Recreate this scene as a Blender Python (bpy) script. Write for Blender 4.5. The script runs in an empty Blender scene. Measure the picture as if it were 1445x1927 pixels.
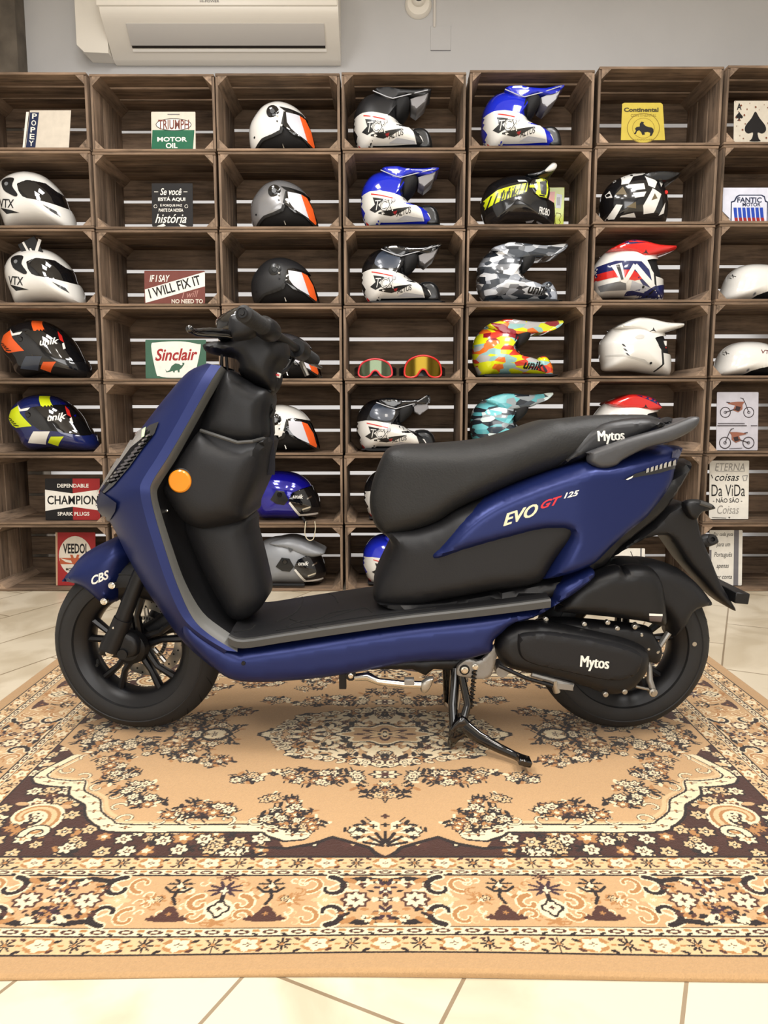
import bpy, bmesh, math, random
import numpy as np
from mathutils import Vector, Matrix
from mathutils.bvhtree import BVHTree
from mathutils.geometry import delaunay_2d_cdt

S = bpy.context.scene
COL = S.collection
PI = math.pi
random.seed(7)
# ------------------------------------------------------------------ camera
FPX = 1400.0
HC = 0.843
PITCH = math.radians(7.468)
cam = bpy.data.cameras.new('camera')
camo = bpy.data.objects.new('camera', cam)
COL.objects.link(camo)
cam.sensor_fit = 'VERTICAL'
cam.sensor_height = 36.0
cam.lens = FPX / 1927 * 36.0
cam.clip_start = 0.05
camo.location = (0, 0, HC)
camo.rotation_euler = (PI/2 - PITCH, 0, 0)
S.camera = camo
CP, SP = math.cos(PITCH), math.sin(PITCH)

# ------------------------------------------------------------------ world, lamps, exposure
w = bpy.data.worlds.new('world'); S.world = w
w.use_nodes = True
w.node_tree.nodes['Background'].inputs[0].default_value = (0.9, 0.93, 1.0, 1)
w.node_tree.nodes['Background'].inputs[1].default_value = 0.02
S.view_settings.view_transform = 'Standard'
S.view_settings.look = 'None'
S.view_settings.exposure = 0.0
S.view_settings.gamma = 1.0

def area(name, loc, size, power, col, aim=None, sy=None, spread=None):
    l = bpy.data.lights.new(name, 'AREA'); l.energy = power; l.color = col
    l.shape = 'RECTANGLE'; l.size = size; l.size_y = sy or size
    if spread: l.spread = spread
    o = bpy.data.objects.new(name, l); COL.objects.link(o); o.location = loc
    if aim is not None:
        o.rotation_euler = (Vector(aim) - Vector(loc)).to_track_quat('-Z', 'Y').to_euler()
    return o
WARM = (1.0, 0.93, 0.84); NEUT = (1.0, 0.987, 0.975)
# ceiling panel lamps of the shop (above and in front of the display)
area('ceiling_lamp', (-1.15, 1.55, 3.02), 0.45, 36, NEUT, sy=0.9)
area('ceiling_lamp', (1.15, 1.55, 3.02), 0.45, 36, NEUT, sy=0.9)
area('ceiling_lamp', (-1.3, -0.6, 3.02), 0.5, 36, NEUT, sy=1.2)
area('ceiling_lamp', (1.3, -0.6, 3.02), 0.5, 36, NEUT, sy=1.2)
area('ceiling_lamp', (0.0, 0.5, 3.02), 0.3, 26, WARM, sy=1.2)
# two further lamps, added to brighten the floor near the shelf
area('ceiling_lamp', (-0.9, 2.55, 3.02), 0.4, 14, NEUT, sy=0.6)
area('ceiling_lamp', (0.9, 2.55, 3.02), 0.4, 14, NEUT, sy=0.6)
area('added_front_fill', (0.0, -2.9, 1.5), 3.2, 72, (1.0, 0.985, 0.97), aim=(0, 3.5, 1.1), sy=1.8)  # fill light added behind the viewer to lift the shelves, no window there

# unseen panel light, added behind the crates to brighten the gaps between boards
area('added_gap_light', (0.0, 3.893, 1.18), 3.9, 34, (1.0, 0.98, 0.96), aim=(0, 5, 1.18), sy=2.2)

# ------------------------------------------------------------------ helpers
def UP(px, py, Y):
    """point of the place at depth Y seen at (px, py) in the photograph -> (x, z)"""
    u = (px - 722.5) / FPX; v = (py - 963.5) / FPX
    yc = CP - v * SP; zc = -SP - v * CP
    k = Y / yc
    return (u * k, HC + zc * k)
def lin(c):
    c = c / 255.0
    return c / 12.92 if c <= 0.04045 else ((c + 0.055) / 1.055) ** 2.4
def rgb(c): return (lin(c[0]), lin(c[1]), lin(c[2]), 1.0)
MATS = {}
def mat(name, col, rough=0.5, metal=0.0, coat=0.0, spec=0.5, bump=0, bscale=60, var=0.0, vscale=8, alpha=1.0, trans=0.0, emit=0, sheen=0):
    if name in MATS: return MATS[name]
    m = bpy.data.materials.new(name); m.use_nodes = True
    nt = m.node_tree; b = nt.nodes['Principled BSDF']
    b.inputs['Base Color'].default_value = rgb(col)
    b.inputs['Roughness'].default_value = rough
    b.inputs['Metallic'].default_value = metal
    b.inputs['Coat Weight'].default_value = coat
    b.inputs['Coat Roughness'].default_value = 0.04
    b.inputs['Specular IOR Level'].default_value = spec
    b.inputs['Alpha'].default_value = alpha
    b.inputs['Transmission Weight'].default_value = trans
    if sheen: b.inputs['Sheen Weight'].default_value = sheen
    if emit:
        b.inputs['Emission Color'].default_value = rgb(col); b.inputs['Emission Strength'].default_value = emit
    if var or bump:
        tc = nt.nodes.new('ShaderNodeTexCoord')
        n = nt.nodes.new('ShaderNodeTexNoise'); n.inputs['Scale'].default_value = vscale; n.inputs['Detail'].default_value = 6
        nt.links.new(tc.outputs['Object'], n.inputs['Vector'])
    if var:
        r = nt.nodes.new('ShaderNodeMapRange'); r.inputs[1].default_value = 0.3; r.inputs[2].default_value = 0.7
        r.inputs[3].default_value = 1 - var; r.inputs[4].default_value = 1 + var
        nt.links.new(n.outputs[0], r.inputs[0])
        mx = nt.nodes.new('ShaderNodeVectorMath'); mx.operation = 'SCALE'
        mx.inputs[0].default_value = rgb(col)[:3]
        nt.links.new(r.outputs[0], mx.inputs['Scale']); nt.links.new(mx.outputs[0], b.inputs['Base Color'])
    if bump:
        n2 = nt.nodes.new('ShaderNodeTexNoise'); n2.inputs['Scale'].default_value = bscale; n2.inputs['Detail'].default_value = 4
        nt.links.new(tc.outputs['Object'], n2.inputs['Vector'])
        bp = nt.nodes.new('ShaderNodeBump'); bp.inputs['Strength'].default_value = bump; bp.inputs['Distance'].default_value = 0.002
        nt.links.new(n2.outputs[0], bp.inputs['Height']); nt.links.new(bp.outputs[0], b.inputs['Normal'])
    MATS[name] = m
    return m

class MB:
    """collects shapes with their materials; build() links them as ONE mesh object"""
    def __init__(s): s.v = []; s.f = []; s.m = []; s.sm = []; s.mats = []
    def mi(s, m):
        if m not in s.mats: s.mats.append(m)
        return s.mats.index(m)
    def add(s, vs, fs, m, smooth=True):
        o = len(s.v); i = s.mi(m)
        s.v.extend([tuple(p) for p in vs])
        for f in fs:
            s.f.append(tuple(a + o for a in f)); s.m.append(i); s.sm.append(smooth)
        return s
    def box(s, x0, x1, y0, y1, z0, z1, m, bev=0.0, jit=None):
        if bev <= 0:
            vs = [(x, y, z) for x in (x0, x1) for y in (y0, y1) for z in (z0, z1)]
            fs = [(0,1,3,2),(4,6,7,5),(0,4,5,1),(2,3,7,6),(0,2,6,4),(1,5,7,3)]
        else:
            bm = bmesh.new(); bmesh.ops.create_cube(bm, size=1)
            for q in bm.verts: q.co = ((x0+x1)/2+q.co.x*(x1-x0), (y0+y1)/2+q.co.y*(y1-y0), (z0+z1)/2+q.co.z*(z1-z0))
            bmesh.ops.bevel(bm, geom=bm.edges[:], offset=bev, segments=1, affect='EDGES')
            vs = [tuple(q.co) for q in bm.verts]; fs = [[q.index for q in f.verts] for f in bm.faces]; bm.free()
        if jit: vs = [jit(p) for p in vs]
        return s.add(vs, fs, m, False)
    def obox(s, c, ax, h, m, bev=0.0):
        """box at centre c, axes ax (3 unit vectors), half sizes h"""
        c = Vector(c); A = [Vector(a).normalized() for a in ax]
        def tr(p): return tuple(c + A[0]*p[0] + A[1]*p[1] + A[2]*p[2])
        return s.box(-h[0], h[0], -h[1], h[1], -h[2], h[2], m, bev, tr)
    def tube(s, pts, r, m, n=12, caps=True, closed=False, sy=1.0):
        P = [Vector(p) for p in pts]; N = len(P)
        rs = r if isinstance(r, (list, tuple)) else [r]*N
        vs = []; fs = []; up = None
        for i, p in enumerate(P):
            if closed: t = P[(i+1) % N] - P[i-1]
            else: t = P[min(i+1, N-1)] - P[max(i-1, 0)]
            t.normalize()
            if up is None:
                up = Vector((0, 1, 0)) if abs(t.y) < 0.9 else Vector((0, 0, 1))
            a = (up - t * up.dot(t)).normalized(); up = a; b = t.cross(a)
            for k in range(n):
                q = 2*PI*k/n
                vs.append(p + a*math.cos(q)*rs[i]*sy + b*math.sin(q)*rs[i])
        for i in range(N if closed else N-1):
            j = (i+1) % N
            for k in range(n):
                l = (k+1) % n
                fs.append((i*n+k, i*n+l, j*n+l, j*n+k))
        if caps and not closed:
            fs.append(tuple(range(n))[::-1]); fs.append(tuple((N-1)*n+k for k in range(n)))
        return s.add(vs, fs, m, True)
    def lathe(s, prof, c, ax, m, n=32, closed=False, a0=0.0, a1=2*PI, flip=False):
        """prof: list of (r, h) turned about the axis ax through c"""
        c = Vector(c); ax = Vector(ax).normalized()
        u = ax.orthogonal().normalized() if abs(ax.y) < 0.8 else (Vector((1,0,0)) - ax*ax.x).normalized()
        v = ax.cross(u); vs = []; fs = []; full = abs(a1-a0-2*PI) < 1e-6
        nn = n if full else n+1; L = len(prof)
        for k in range(nn):
            q = a0 + (a1-a0)*k/n
            d = u*math.cos(q) + v*math.sin(q)
            for (r, h) in prof: vs.append(c + d*r + ax*h)
        for k in range(n):
            l = (k+1) % nn
            for i in range(L if closed else L-1):
                j = (i+1) % L
                fs.append((k*L+i, k*L+j, l*L+j, l*L+i))
        return s.add(vs, fs, m, True)
    def sphere(s, c, r, m, n=12, sc=(1,1,1)):
        vs = []; fs = []
        for i in range(n//2+1):
            a = PI*i/(n//2)
            for k in range(n):
                q = 2*PI*k/n
                vs.append((c[0]+r*sc[0]*math.sin(a)*math.cos(q), c[1]+r*sc[1]*math.sin(a)*math.sin(q), c[2]+r*sc[2]*math.cos(a)))
        for i in range(n//2):
            for k in range(n):
                l = (k+1) % n; fs.append((i*n+k, i*n+l, (i+1)*n+l, (i+1)*n+k))
        return s.add(vs, fs, m, True)
    def prism(s, poly, y0, y1, m, bev=0.0):
        """flat outline (x, z) given a thickness in y"""
        n = len(poly)
        vs = [(x, y0, z) for x, z in poly] + [(x, y1, z) for x, z in poly]
        fs = [tuple(range(n)), tuple(range(2*n-1, n-1, -1))] + [(i, i+n, (i+1) % n + n, (i+1) % n) for i in range(n)]
        return s.add(vs, fs, m, False)
    def grid(s, rows, m, smooth=True, closed=False, flip=False):
        R = len(rows); Cn = len(rows[0]); vs = [p for r in rows for p in r]; fs = []
        for i in range(R-1):
            for k in range(Cn if closed else Cn-1):
                l = (k+1) % Cn; f = (i*Cn+k, i*Cn+l, (i+1)*Cn+l, (i+1)*Cn+k)
                fs.append(f[::-1] if flip else f)
        return s.add(vs, fs, m, smooth)
    def build(s, name, parent=None, origin=(0,0,0), sharp=38, label=None, weld=True):
        me = bpy.data.meshes.new(name)
        ox, oy, oz = origin
        me.from_pydata([(a-ox, b-oy, c-oz) for a, b, c in s.v], [], s.f)
        for m in s.mats: me.materials.append(m)
        me.polygons.foreach_set('material_index', s.m)
        me.polygons.foreach_set('use_smooth', s.sm)
        bm = bmesh.new(); bm.from_mesh(me)
        if weld: bmesh.ops.remove_doubles(bm, verts=bm.verts, dist=1e-5)
        bmesh.ops.delete(bm, geom=[v for v in bm.verts if not v.link_faces], context='VERTS')
        bmesh.ops.recalc_face_normals(bm, faces=bm.faces)
        bm.to_mesh(me); bm.free()
        me.set_sharp_from_angle(angle=math.radians(sharp))
        o = bpy.data.objects.new(name, me); COL.objects.link(o)
        if parent is not None: o.parent = parent
        if label: o['label'] = label
        return o
def empty(name, loc, rz=0.0):
    o = bpy.data.objects.new(name, None); COL.objects.link(o); o.location = loc; o.rotation_euler = (0, 0, rz)
    o.empty_display_size = 0.05
    return o
def tag(o, label, cat, group=None, kind=None):
    o['label'] = label; o['category'] = cat
    if group: o['group'] = group
    if kind: o['kind'] = kind
    return o
def struct(o): o['kind'] = 'structure'; return o

# 2-D tools -------------------------------------------------------------
def smooth_poly(pts, sub=4, closed=True):
    n = len(pts); out = []
    for i in range(n if closed else n-1):
        if closed: p0, p1, p2, p3 = pts[i-1], pts[i], pts[(i+1) % n], pts[(i+2) % n]
        else: p0, p1, p2, p3 = pts[max(i-1,0)], pts[i], pts[i+1], pts[min(i+2,n-1)]
        for k in range(sub):
            t = k/sub
            out.append(tuple(0.5*((2*p1[j]) + (-p0[j]+p2[j])*t + (2*p0[j]-5*p1[j]+4*p2[j]-p3[j])*t*t + (-p0[j]+3*p1[j]-3*p2[j]+p3[j])*t**3) for j in range(len(p1))))
    if not closed: out.append(tuple(pts[-1]))
    return out
def resample(pts, step):
    out = []; n = len(pts)
    for i in range(n):
        a = np.array(pts[i]); b = np.array(pts[(i+1) % n]); L = np.linalg.norm(b-a)
        k = max(1, int(round(L/step)))
        for j in range(k): out.append(tuple(a + (b-a)*j/k))
    return out
def inside(P, poly):
    P = np.asarray(P); x = P[:,0]; y = P[:,1]; c = np.zeros(len(P), bool); n = len(poly)
    for i in range(n):
        x0, y0 = poly[i]; x1, y1 = poly[(i+1) % n]
        if y0 == y1: continue
        m = ((y0 > y) != (y1 > y)) & (x < (x1-x0)*(y-y0)/(y1-y0)+x0)
        c ^= m
    return c
def edist(P, poly):
    P = np.asarray(P); d = np.full(len(P), 1e9); n = len(poly)
    for i in range(n):
        a = np.array(poly[i]); b = np.array(poly[(i+1) % n]); ab = b-a; L = ab@ab
        if L < 1e-14: continue
        t = np.clip(((P-a)@ab)/L, 0, 1)
        q = P - (a + t[:,None]*ab); d = np.minimum(d, np.hypot(q[:,0], q[:,1]))
    return d
def tri2d(poly, step, extra=None):
    """triangulate a closed outline with inner grid points -> (pts Nx2, tris, nb)"""
    b = resample(poly, step); nb = len(b); B = np.array(b)
    x0, z0 = B.min(0); x1, z1 = B.max(0)
    gx = np.arange(x0+step*0.5, x1, step); gz = np.arange(z0+step*0.5, z1, step*0.866)
    G = [(x + (step*0.5 if j % 2 else 0), z) for j, z in enumerate(gz) for x in gx]
    if extra: G += extra
    if G:
        G = np.array(G); G = G[inside(G, b)]
        if len(G): G = G[edist(G, b) > step*0.35]
    else: G = np.zeros((0,2))
    A = [Vector(p) for p in b] + [Vector(p) for p in G]
    r = delaunay_2d_cdt(A, [], [list(range(nb))], 1, 1e-7)
    return np.array([tuple(p) for p in r[0]]), [tuple(f) for f in r[2]]
def inflate(mb, poly, Yc, W, R, m, step=0.014, edge=0.0, sub=3, sides=3, power=0.5, sm=0):
    """closed body with the given side outline; half thickness W (number or function of x, z arrays), rounded over R at the rim"""
    if sub: poly = smooth_poly(poly, sub)
    b = resample(poly, step); B = np.array(b)
    # rim rings keep the rounding smooth
    ex = []
    c = B.mean(0); n = len(b); ar = 0
    for i in range(n): ar += B[i][0]*B[(i+1)%n][1] - B[(i+1)%n][0]*B[i][1]
    sg = 1 if ar > 0 else -1
    for i in range(n):
        t = B[(i+1) % n] - B[i-1]; L = np.hypot(*t)
        if L < 1e-9: continue
        nn = np.array((-t[1], t[0]))/L*sg
        for q in (0.12, 0.35, 0.7):
            if R*q > step*0.2: ex.append(tuple(B[i]+nn*R*q))
    if ex:
        E = np.array(ex); E = E[inside(E, b)]
        d = edist(E, b); keep = []; cell = {}
        for p, dd in sorted(zip(map(tuple, E), d), key=lambda a: a[1]):
            k = (round(p[0]/(step*0.45)), round(p[1]/(step*0.45)))
            if k in cell: continue
            cell[k] = 1; keep.append(p)
        ex = keep
    P, T = tri2d_ex(b, step, ex)
    d = edist(P, b)
    Wv = W(P[:,0], P[:,1]) if callable(W) else np.full(len(P), float(W))
    # soft distance to the rim: no ridge lines on the medial axis
    fb_ = np.array(resample(b, 0.0022)); ds_ = np.hypot(*(np.roll(fb_, -1, 0)-fb_).T)
    acc = np.zeros(len(P))
    for i0 in range(0, len(P), 2000):
        dd_ = np.hypot(P[i0:i0+2000,0][:,None]-fb_[:,0], P[i0:i0+2000,1][:,None]-fb_[:,1])
        acc[i0:i0+2000] = (ds_[None,:]*np.maximum(dd_, 1e-4)**-5).sum(1)
    dsf = (0.75*acc)**-0.25
    mixw = np.clip((d-0.0035)/0.003, 0, 1); ds2 = d*(1-mixw)+dsf*mixw
    t = np.clip(ds2/R, 0, 1)
    prof = (1-(1-t)**2)**power
    wv = edge + (Wv-edge)*prof
    N = len(P); vs = []
    near = [(P[i,0], Yc-wv[i], P[i,1]) for i in range(N)]
    far = [(P[i,0], Yc+wv[i], P[i,1]) for i in range(N)]
    if sides & 1: mb.add(near, [f for f in T], m, True)
    if sides & 2: mb.add(far, [f[::-1] for f in T], m, True)
    if edge > 0 and sides == 3:
        rim = [i for i in range(N) if d[i] < 1e-6]
        Pn = {(round(P[i,0],6), round(P[i,1],6)): i for i in rim}
        idx = [Pn.get((round(q[0],6), round(q[1],6))) for q in b]
        idx = [i for i in idx if i is not None]
        vs = []; fs = []
        for i in idx: vs += [near[i], far[i]]
        k = len(idx)
        for i in range(k): j = (i+1) % k; fs.append((2*i, 2*j, 2*j+1, 2*i+1))
        mb.add(vs, fs, m, True)
    return near, T
def tri2d_ex(b, step, ex):
    nb = len(b); B = np.array(b)
    x0, z0 = B.min(0); x1, z1 = B.max(0)
    gx = np.arange(x0+step*0.5, x1, step); gz = np.arange(z0+step*0.5, z1, step*0.866)
    G = [(x + (step*0.5 if j % 2 else 0), z) for j, z in enumerate(gz) for x in gx]
    if G:
        G = np.array(G); G = G[inside(G, b)]
        if len(G): G = G[edist(G, b) > step*0.5]
        G = [tuple(g) for g in G]
    if ex:
        cells = {}
        for e in ex: cells.setdefault((int(e[0]//step), int(e[1]//step)), []).append(e)
        def near_ex(g):
            cx, cz = int(g[0]//step), int(g[1]//step)
            for i in (-1,0,1):
                for j in (-1,0,1):
                    for e in cells.get((cx+i, cz+j), ()):
                        if (e[0]-g[0])**2+(e[1]-g[1])**2 < (0.45*step)**2: return True
            return False
        G = [g for g in G if not near_ex(g)] + list(ex)
    A = [Vector(p) for p in b] + [Vector(p) for p in G]
    r = delaunay_2d_cdt(A, [], [list(range(nb))], 1, 1e-7)
    return np.array([tuple(p) for p in r[0]]), [tuple(f) for f in r[2]]

# text as flat 2-D meshes ------------------------------------------------
TX = {}
def text2d(s, bold=0.0, shear=0.0, sub=0.0):
    """-> (pts Nx2 in em, faces, width)"""
    k = (s, bold, shear, sub)
    if k in TX: return TX[k]
    cu = bpy.data.curves.new('t', 'FONT'); cu.body = s; cu.size = 1.0; cu.offset = bold; cu.shear = shear
    cu.resolution_u = 3; cu.fill_mode = 'FRONT'
    ob = bpy.data.objects.new('t', cu); COL.objects.link(ob)
    me = bpy.data.meshes.new_from_object(ob)
    bm = bmesh.new(); bm.from_mesh(me)
    bmesh.ops.triangulate(bm, faces=bm.faces[:])
    if sub:
        for _ in range(4):
            E = [e for e in bm.edges if e.calc_length() > sub]
            if not E: break
            bmesh.ops.subdivide_edges(bm, edges=E, cuts=1)
            bmesh.ops.triangulate(bm, faces=bm.faces[:])
    P = np.array([(v.co.x, v.co.y) for v in bm.verts]) if len(bm.verts) else np.zeros((0,2))
    F = [tuple(v.index for v in f.verts) for f in bm.faces]; bm.free()
    bpy.data.objects.remove(ob); bpy.data.curves.remove(cu); bpy.data.meshes.remove(me)
    TX[k] = (P, F)
    return TX[k]
def fit_text(s, x0, y0, x1, y1, bold=0.0, shear=0.0, ang=0.0, sub=0.0):
    """text filling the box with corners (x0, y0) bottom-left and (x1, y1) top-right, turned by ang about its centre"""
    P, F = text2d(s, bold, shear, sub)
    if not len(P): return P, F
    mn = P.min(0); mx = P.max(0)
    Q = (P-mn)/(mx-mn)
    Q = np.stack([(Q[:,0]-0.5)*(x1-x0), (Q[:,1]-0.5)*(y1-y0)], 1)
    c, sn = math.cos(ang), math.sin(ang)
    return np.stack([(x0+x1)/2 + Q[:,0]*c - Q[:,1]*sn, (y0+y1)/2 + Q[:,0]*sn + Q[:,1]*c], 1), F
def wood_mat(name, axis, base, hard):
    m = bpy.data.materials.new(name); m.use_nodes = True
    nt = m.node_tree; L = nt.links; b = nt.nodes['Principled BSDF']; b.inputs['Roughness'].default_value = 0.82
    b.inputs['Specular IOR Level'].default_value = 0.25
    tc = nt.nodes.new('ShaderNodeTexCoord'); oi = nt.nodes.new('ShaderNodeObjectInfo')
    ad = nt.nodes.new('ShaderNodeVectorMath'); ad.operation = 'ADD'
    cm = nt.nodes.new('ShaderNodeVectorMath'); cm.operation = 'SCALE'; cm.inputs[0].default_value = (13, 7, 19)
    L.new(oi.outputs['Random'], cm.inputs['Scale']); L.new(tc.outputs['Object'], ad.inputs[0]); L.new(cm.outputs[0], ad.inputs[1])
    mp = nt.nodes.new('ShaderNodeMapping'); sc = [26, 26, 26]; sc[axis] = 2.2; mp.inputs['Scale'].default_value = sc
    L.new(ad.outputs[0], mp.inputs['Vector'])
    n1 = nt.nodes.new('ShaderNodeTexNoise'); n1.inputs['Scale'].default_value = 1.6; n1.inputs['Detail'].default_value = 8; n1.inputs['Roughness'].default_value = 0.7
    L.new(mp.outputs[0], n1.inputs['Vector'])
    n2 = nt.nodes.new('ShaderNodeTexNoise'); n2.inputs['Scale'].default_value = 5; n2.inputs['Detail'].default_value = 3
    L.new(ad.outputs[0], n2.inputs['Vector'])
    cr = nt.nodes.new('ShaderNodeValToRGB'); e = cr.color_ramp.elements
    e[0].position = 0.3; e[0].color = rgb([c*0.55 for c in base]); e[1].position = 0.72; e[1].color = rgb([min(255, c*1.22) for c in base])
    x = cr.color_ramp.elements.new(0.5); x.color = rgb(base)
    L.new(n1.outputs[0], cr.inputs[0])
    mr = nt.nodes.new('ShaderNodeMapRange'); mr.inputs[1].default_value = 0.3; mr.inputs[2].default_value = 0.7; mr.inputs[3].default_value = 0.72; mr.inputs[4].default_value = 1.25
    L.new(n2.outputs[0], mr.inputs[0])
    mr2 = nt.nodes.new('ShaderNodeMapRange'); mr2.inputs[3].default_value = 0.8; mr2.inputs[4].default_value = 1.2
    L.new(oi.outputs['Random'], mr2.inputs[0])
    mm = nt.nodes.new('ShaderNodeMath'); mm.operation = 'MULTIPLY'; L.new(mr.outputs[0], mm.inputs[0]); L.new(mr2.outputs[0], mm.inputs[1])
    sc2 = nt.nodes.new('ShaderNodeVectorMath'); sc2.operation = 'SCALE'; L.new(cr.outputs[0], sc2.inputs[0]); L.new(mm.outputs[0], sc2.inputs['Scale'])
    L.new(sc2.outputs[0], b.inputs['Base Color'])
    bp = nt.nodes.new('ShaderNodeBump'); bp.inputs['Strength'].default_value = hard; bp.inputs['Distance'].default_value = 0.003
    L.new(n1.outputs[0], bp.inputs['Height']); L.new(bp.outputs[0], b.inputs['Normal'])
    return m

# ------------------------------------------------------------------ the room
SHELF_Y = 3.498; CD = 0.38; WALL_Y = 3.98
def floor_mat():
    m = bpy.data.materials.new('marble_tile'); m.use_nodes = True
    nt = m.node_tree; L = nt.links; b = nt.nodes['Principled BSDF']; b.inputs['Roughness'].default_value = 0.28
    tc = nt.nodes.new('ShaderNodeTexCoord')
    mp = nt.nodes.new('ShaderNodeMapping'); mp.vector_type = 'TEXTURE'
    mp.inputs['Rotation'].default_value = (0, 0, math.radians(64)); mp.inputs['Location'].default_value = TILE_LOC
    L.new(tc.outputs['Object'], mp.inputs['Vector'])
    br = nt.nodes.new('ShaderNodeTexBrick')
    br.inputs['Scale'].default_value = 1.0; br.inputs['Brick Width'].default_value = 0.60; br.inputs['Row Height'].default_value = 0.302
    br.inputs['Mortar Size'].default_value = 0.0032; br.inputs['Mortar Smooth'].default_value = 0.1; br.offset = 0.5
    br.inputs['Color1'].default_value = rgb((222, 210, 187)); br.inputs['Color2'].default_value = rgb((214, 202, 179)); br.inputs['Mortar'].default_value = rgb((150, 132, 108))
    L.new(mp.outputs[0], br.inputs['Vector'])
    n = nt.nodes.new('ShaderNodeTexNoise'); n.inputs['Scale'].default_value = 3.2; n.inputs['Detail'].default_value = 8; n.inputs['Distortion'].default_value = 1.3
    L.new(tc.outputs['Object'], n.inputs['Vector'])
    cr = nt.nodes.new('ShaderNodeValToRGB'); cr.color_ramp.elements[0].position = 0.36; cr.color_ramp.elements[0].color = (0.80, 0.77, 0.72, 1)
    cr.color_ramp.elements[1].position = 0.55; cr.color_ramp.elements[1].color = (1, 1, 1, 1)
    L.new(n.outputs[0], cr.inputs[0])
    mx = nt.nodes.new('ShaderNodeMix'); mx.data_type = 'RGBA'; mx.blend_type = 'MULTIPLY'; mx.inputs[0].default_value = 1
    L.new(br.outputs['Color'], mx.inputs[6]); L.new(cr.outputs[0], mx.inputs[7]); L.new(mx.outputs[2], b.inputs['Base Color'])
    bp = nt.nodes.new('ShaderNodeBump'); bp.inputs['Strength'].default_value = 0.25; bp.inputs['Distance'].default_value = 0.002; bp.invert = True
    L.new(br.outputs['Fac'], bp.inputs['Height']); L.new(bp.outputs[0], b.inputs['Normal'])
    return m
TILE_LOC = (-0.203, 1.046, 0)
M_wall = mat('grey_plaster', (188, 187, 186), 0.9, bump=0.25, bscale=40, var=0.03, vscale=3)
M_wallw = mat('white_plaster', (238, 232, 222), 0.9, bump=0.2, bscale=40)
RX0, RX1, RY0, RY1, RZ = -2.9, 3.1, -3.2, WALL_Y, 3.08
struct(MB().box(RX0, RX1, RY0, RY1, -0.1, 0, floor_mat()).build('floor'))
struct(MB().box(RX0, RX1, RY0, RY1, RZ, RZ+0.1, M_wallw).build('ceiling'))
struct(MB().box(RX0, RX1, WALL_Y, WALL_Y+0.1, 0, RZ, M_wall).build('wall_back'))
struct(MB().box(RX0-0.1, RX0, RY0, RY1, 0, RZ, M_wall).build('wall_left'))
struct(MB().box(RX1, RX1+0.1, RY0, RY1, 0, RZ, M_wall).build('wall_right'))
struct(MB().box(RX0, RX1, RY0-0.1, RY0, 0, RZ, M_wall).build('wall_front'))
# rough stone pier at the left end of the back wall
ms = mat('rough_stone', (92, 84, 74), 0.95, bump=1.0, bscale=22, var=0.35, vscale=9)
px0 = UP(27, 60, 3.86)[0]
struct(MB().box(RX0, px0, 3.88, WALL_Y, 0, RZ, ms).build('trim_1'))
# ------------------------------------------------------------------ crates
WX = wood_mat('crate_wood_long', 0, (118, 98, 80), 0.5)
WZ = wood_mat('crate_wood_upright', 2, (122, 103, 86), 0.5)
WY = wood_mat('crate_wood_post', 1, (138, 117, 98), 0.4)
WE = wood_mat('crate_wood_edge', 0, (150, 124, 100), 0.4)
CW, CH = 0.548, 0.330
def jit_fn(rs, a):
    return lambda p: (p[0]+rs.uniform(-a, a), p[1]+rs.uniform(-a, a)*0.3, p[2]+rs.uniform(-a, a)*0.6)
def crate_meshes(seed):
    rs = random.Random(seed); t = 0.011; hw = CW/2; out = []
    for zc, nm in ((0.0, 'bottom_panel'), (CH-t, 'top_panel')):
        b = MB(); y = 0.0
        gq = 0.008 if nm == 'bottom_panel' else 0.013
        gaps = [0.0, gq+rs.random()*0.004, gq+rs.random()*0.004]; wd = (CD-0.012-sum(gaps))/3
        for k in range(3):
            y += gaps[k]
            b.box(-hw, hw, y, y+wd, zc, zc+t, WX, 0.0015, jit_fn(rs, 0.0012)); y += wd
        out.append((nm, b))
    for sx in (-1, 1):
        b = MB(); y = 0.004
        g = 0.004+rs.random()*0.006; wd = (CD-0.02-2*g)/3
        for k in range(3):
            x0 = sx*(hw-t); x1 = sx*hw
            b.box(min(x0,x1), max(x0,x1), y, y+wd, t, CH-t, WZ, 0.0015, jit_fn(rs, 0.001)); y += wd+g
        out.append(('side_panel', b))
    b = MB(); z = 0.001; g = 0.0150+rs.random()*0.005; hgt = (CH-0.004-2*g)/3
    for k in range(3):
        b.box(-hw+0.002, hw-0.002, CD-0.011, CD, z, z+hgt, WX, 0.0015, jit_fn(rs, 0.0018)); z += hgt+g+rs.uniform(-0.003, 0.003)
    out.append(('back_panel', b))
    for sx in (-1, 1):
        for sz in (0, 1):
            b = MB(); L = 0.036+rs.random()*0.006
            x = sx*(hw-t); zz = t if sz == 0 else CH-t; dz = L if sz == 0 else -L
            tri = [(x, zz), (x-sx*L*1.0, zz), (x, zz+dz)]
            if sx*(1 if sz == 0 else -1) > 0: tri = tri[::-1]
            vs = [(a, 0.001, c) for a, c in tri] + [(a, CD-0.014, c) for a, c in tri]
            b.add(vs, [(0,1,2), (5,4,3), (0,3,4,1), (1,4,5,2), (2,5,3,0)], WY, False)
            out.append(('corner_post', b))
    return out
CRP = []
for sd in range(4):
    CRP.append([(n, b.build(n)) for n, b in crate_meshes(sd+3)])
for grp in CRP:
    for n, o in grp: COL.objects.unlink(o)
COLX = [-1.862, -1.302-0.005, -0.745, -0.188, 0.372, 0.945, 1.515]     # left edge of each column's crate + gap
COLX = [-1.868, -1.306, -0.750, -0.190, 0.372, 0.940, 1.508]
ROWZ = [2.339, 2.011, 1.677, 1.338, 0.998, 0.653, 0.323, 0.0]
HK = [1.0, 0.997, 0.998, 1.0, 1.004, 1.010, 1.012]
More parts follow.
